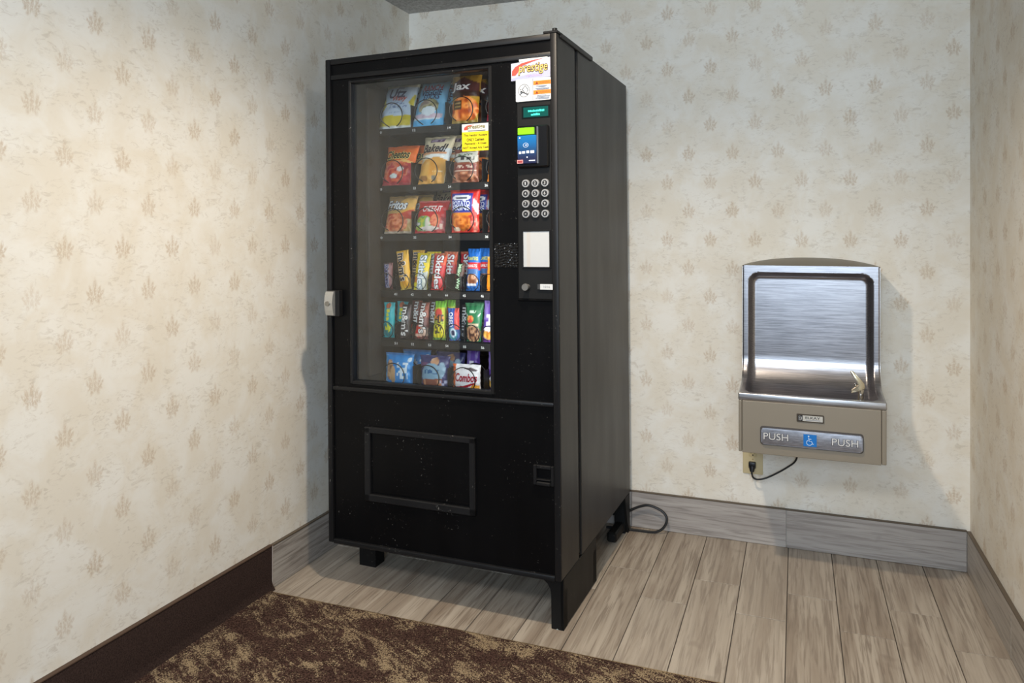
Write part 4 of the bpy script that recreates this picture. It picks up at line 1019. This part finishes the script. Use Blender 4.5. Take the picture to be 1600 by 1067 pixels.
em.build('emblem_lines', M_white, LG)
link_mesh('lettering', text_mesh('ELKAY', 0.046, 0.0078, lambda a, b, dd: (npx0 + 0.051 + a, -0.3950, npz0 + 0.0158 + b), 0.01), M_dark, NP)
MB().box(npx0 + 0.029, npx0 + 0.074, -0.3950, -0.3944, npz0 + 0.0072, npz0 + 0.0086).build('plate_rule', mat('print_slate', (92, 104, 128)), NP)
# bubbler
M_bub = mat('bubbler_nickel', (206, 196, 170), 0.22, 0.85)
bx, by = 0.206 - FX, -0.315
bz = 0.636 - FZ
MB().cyl((bx, by, bz), (bx, by, bz + 0.010), 0.019, 0.016, 24).build('bubbler_base', M_chrome, DF, True)
MB().cyl((bx, by, bz + 0.008), (bx, by, bz + 0.064), 0.0105, 0.0098, 20).build('bubbler_stem', M_chrome, DF, True)
gp = MB().prism([(bx + 0.012, bz + 0.060), (bx + 0.011, bz + 0.078), (bx - 0.004, bz + 0.098), (bx - 0.026, bz + 0.121), (bx - 0.034, bz + 0.118), (bx - 0.030, bz + 0.110), (bx - 0.012, bz + 0.088), (bx - 0.006, bz + 0.072), (bx - 0.030, bz + 0.054), (bx - 0.030, bz + 0.044), (bx - 0.006, bz + 0.054)], 'y', by - 0.011, by + 0.011)
es = list(gp.bm.edges); bmesh.ops.bevel(gp.bm, geom=es, offset=0.0016, segments=2, profile=0.5, affect='EDGES')
gp.build('bubbler_guard', M_bub, DF, True)
MB().sphere((bx - 0.016, by - 0.002, bz + 0.072), 0.0055).build('bubbler_nozzle', M_chrome, DF, True)
# drain
MB().cyl((-0.02, -0.27, 0.612 - FZ), (-0.02, -0.27, 0.618 - FZ), 0.02, n=20).build('drain', M_chrome, DF)
# fountain power cord with plug
fc = [(0.012, -0.05, 0.47), (0.006, -0.034, 0.40), (-0.002, -0.03, 0.350), (-0.035, -0.03, 0.318), (-0.080, -0.03, 0.287), (-0.115, -0.032, 0.268), (-0.142, -0.036, 0.262), (-0.158, -0.038, 0.268), (-0.1635, -0.036, 0.282), (-0.1635, -0.033, 0.292)]
FC = MB().tube([fl_(p) for p in smooth_pts(fc)], 0.0034, 8).build('power_cord', mat('black_rubber_cord', (20, 20, 20)), DF, True)
pgm = MB()
pgm.cyl(fl_((-0.1635, -0.032, 0.288)), fl_((-0.1635, -0.024, 0.306)), 0.0075, 0.0125, 16)
pgm.box(-0.1635 - 0.0135 - FX, -0.1635 + 0.0135 - FX, -0.026, -0.0085, 0.298 - FZ, 0.324 - FZ, 0.004, 2)
pgm.build('plug', mat('black_plug', (17, 17, 18), 0.4), FC, True)

# ------------------------------------------------------------------ wall outlet
OT = empty('wall_outlet', (-0.1615, 0, 0.272))
tag(OT, 'ivory duplex wall outlet below the left end of the fountain', 'outlet')
M_ivory = mat('ivory_plate', (206, 190, 150), 0.4)
MB().box(-0.038, 0.038, -0.006, -0.0004, 0.0, 0.118, 0.003, 2).build('cover_plate', M_ivory, OT, True)
M_slot = mat('slot_dark', (38, 32, 26), 0.6)
for zz in (0.036, 0.082):
    rc = MB().prism(rrect(-0.0165, 0.0165, zz - 0.014, zz + 0.014, 0.009), 'y', -0.0085, -0.005).build('receptacle', mat('ivory_receptacle', (196, 180, 138), 0.35), OT)
    MB().box(-0.0085, -0.006, -0.0090, -0.0078, zz, zz + 0.009).box(0.006, 0.0082, -0.0090, -0.0078, zz + 0.001, zz + 0.008).cyl((0, -0.0078, zz - 0.006), (0, -0.0090, zz - 0.006), 0.0026, n=12).build('slots', M_slot, rc)
MB().cyl((0, -0.0055, 0.059), (0, -0.0072, 0.059), 0.003, n=12).build('screw', mat('screw_brass', (170, 152, 110), 0.4, 0.5), OT)
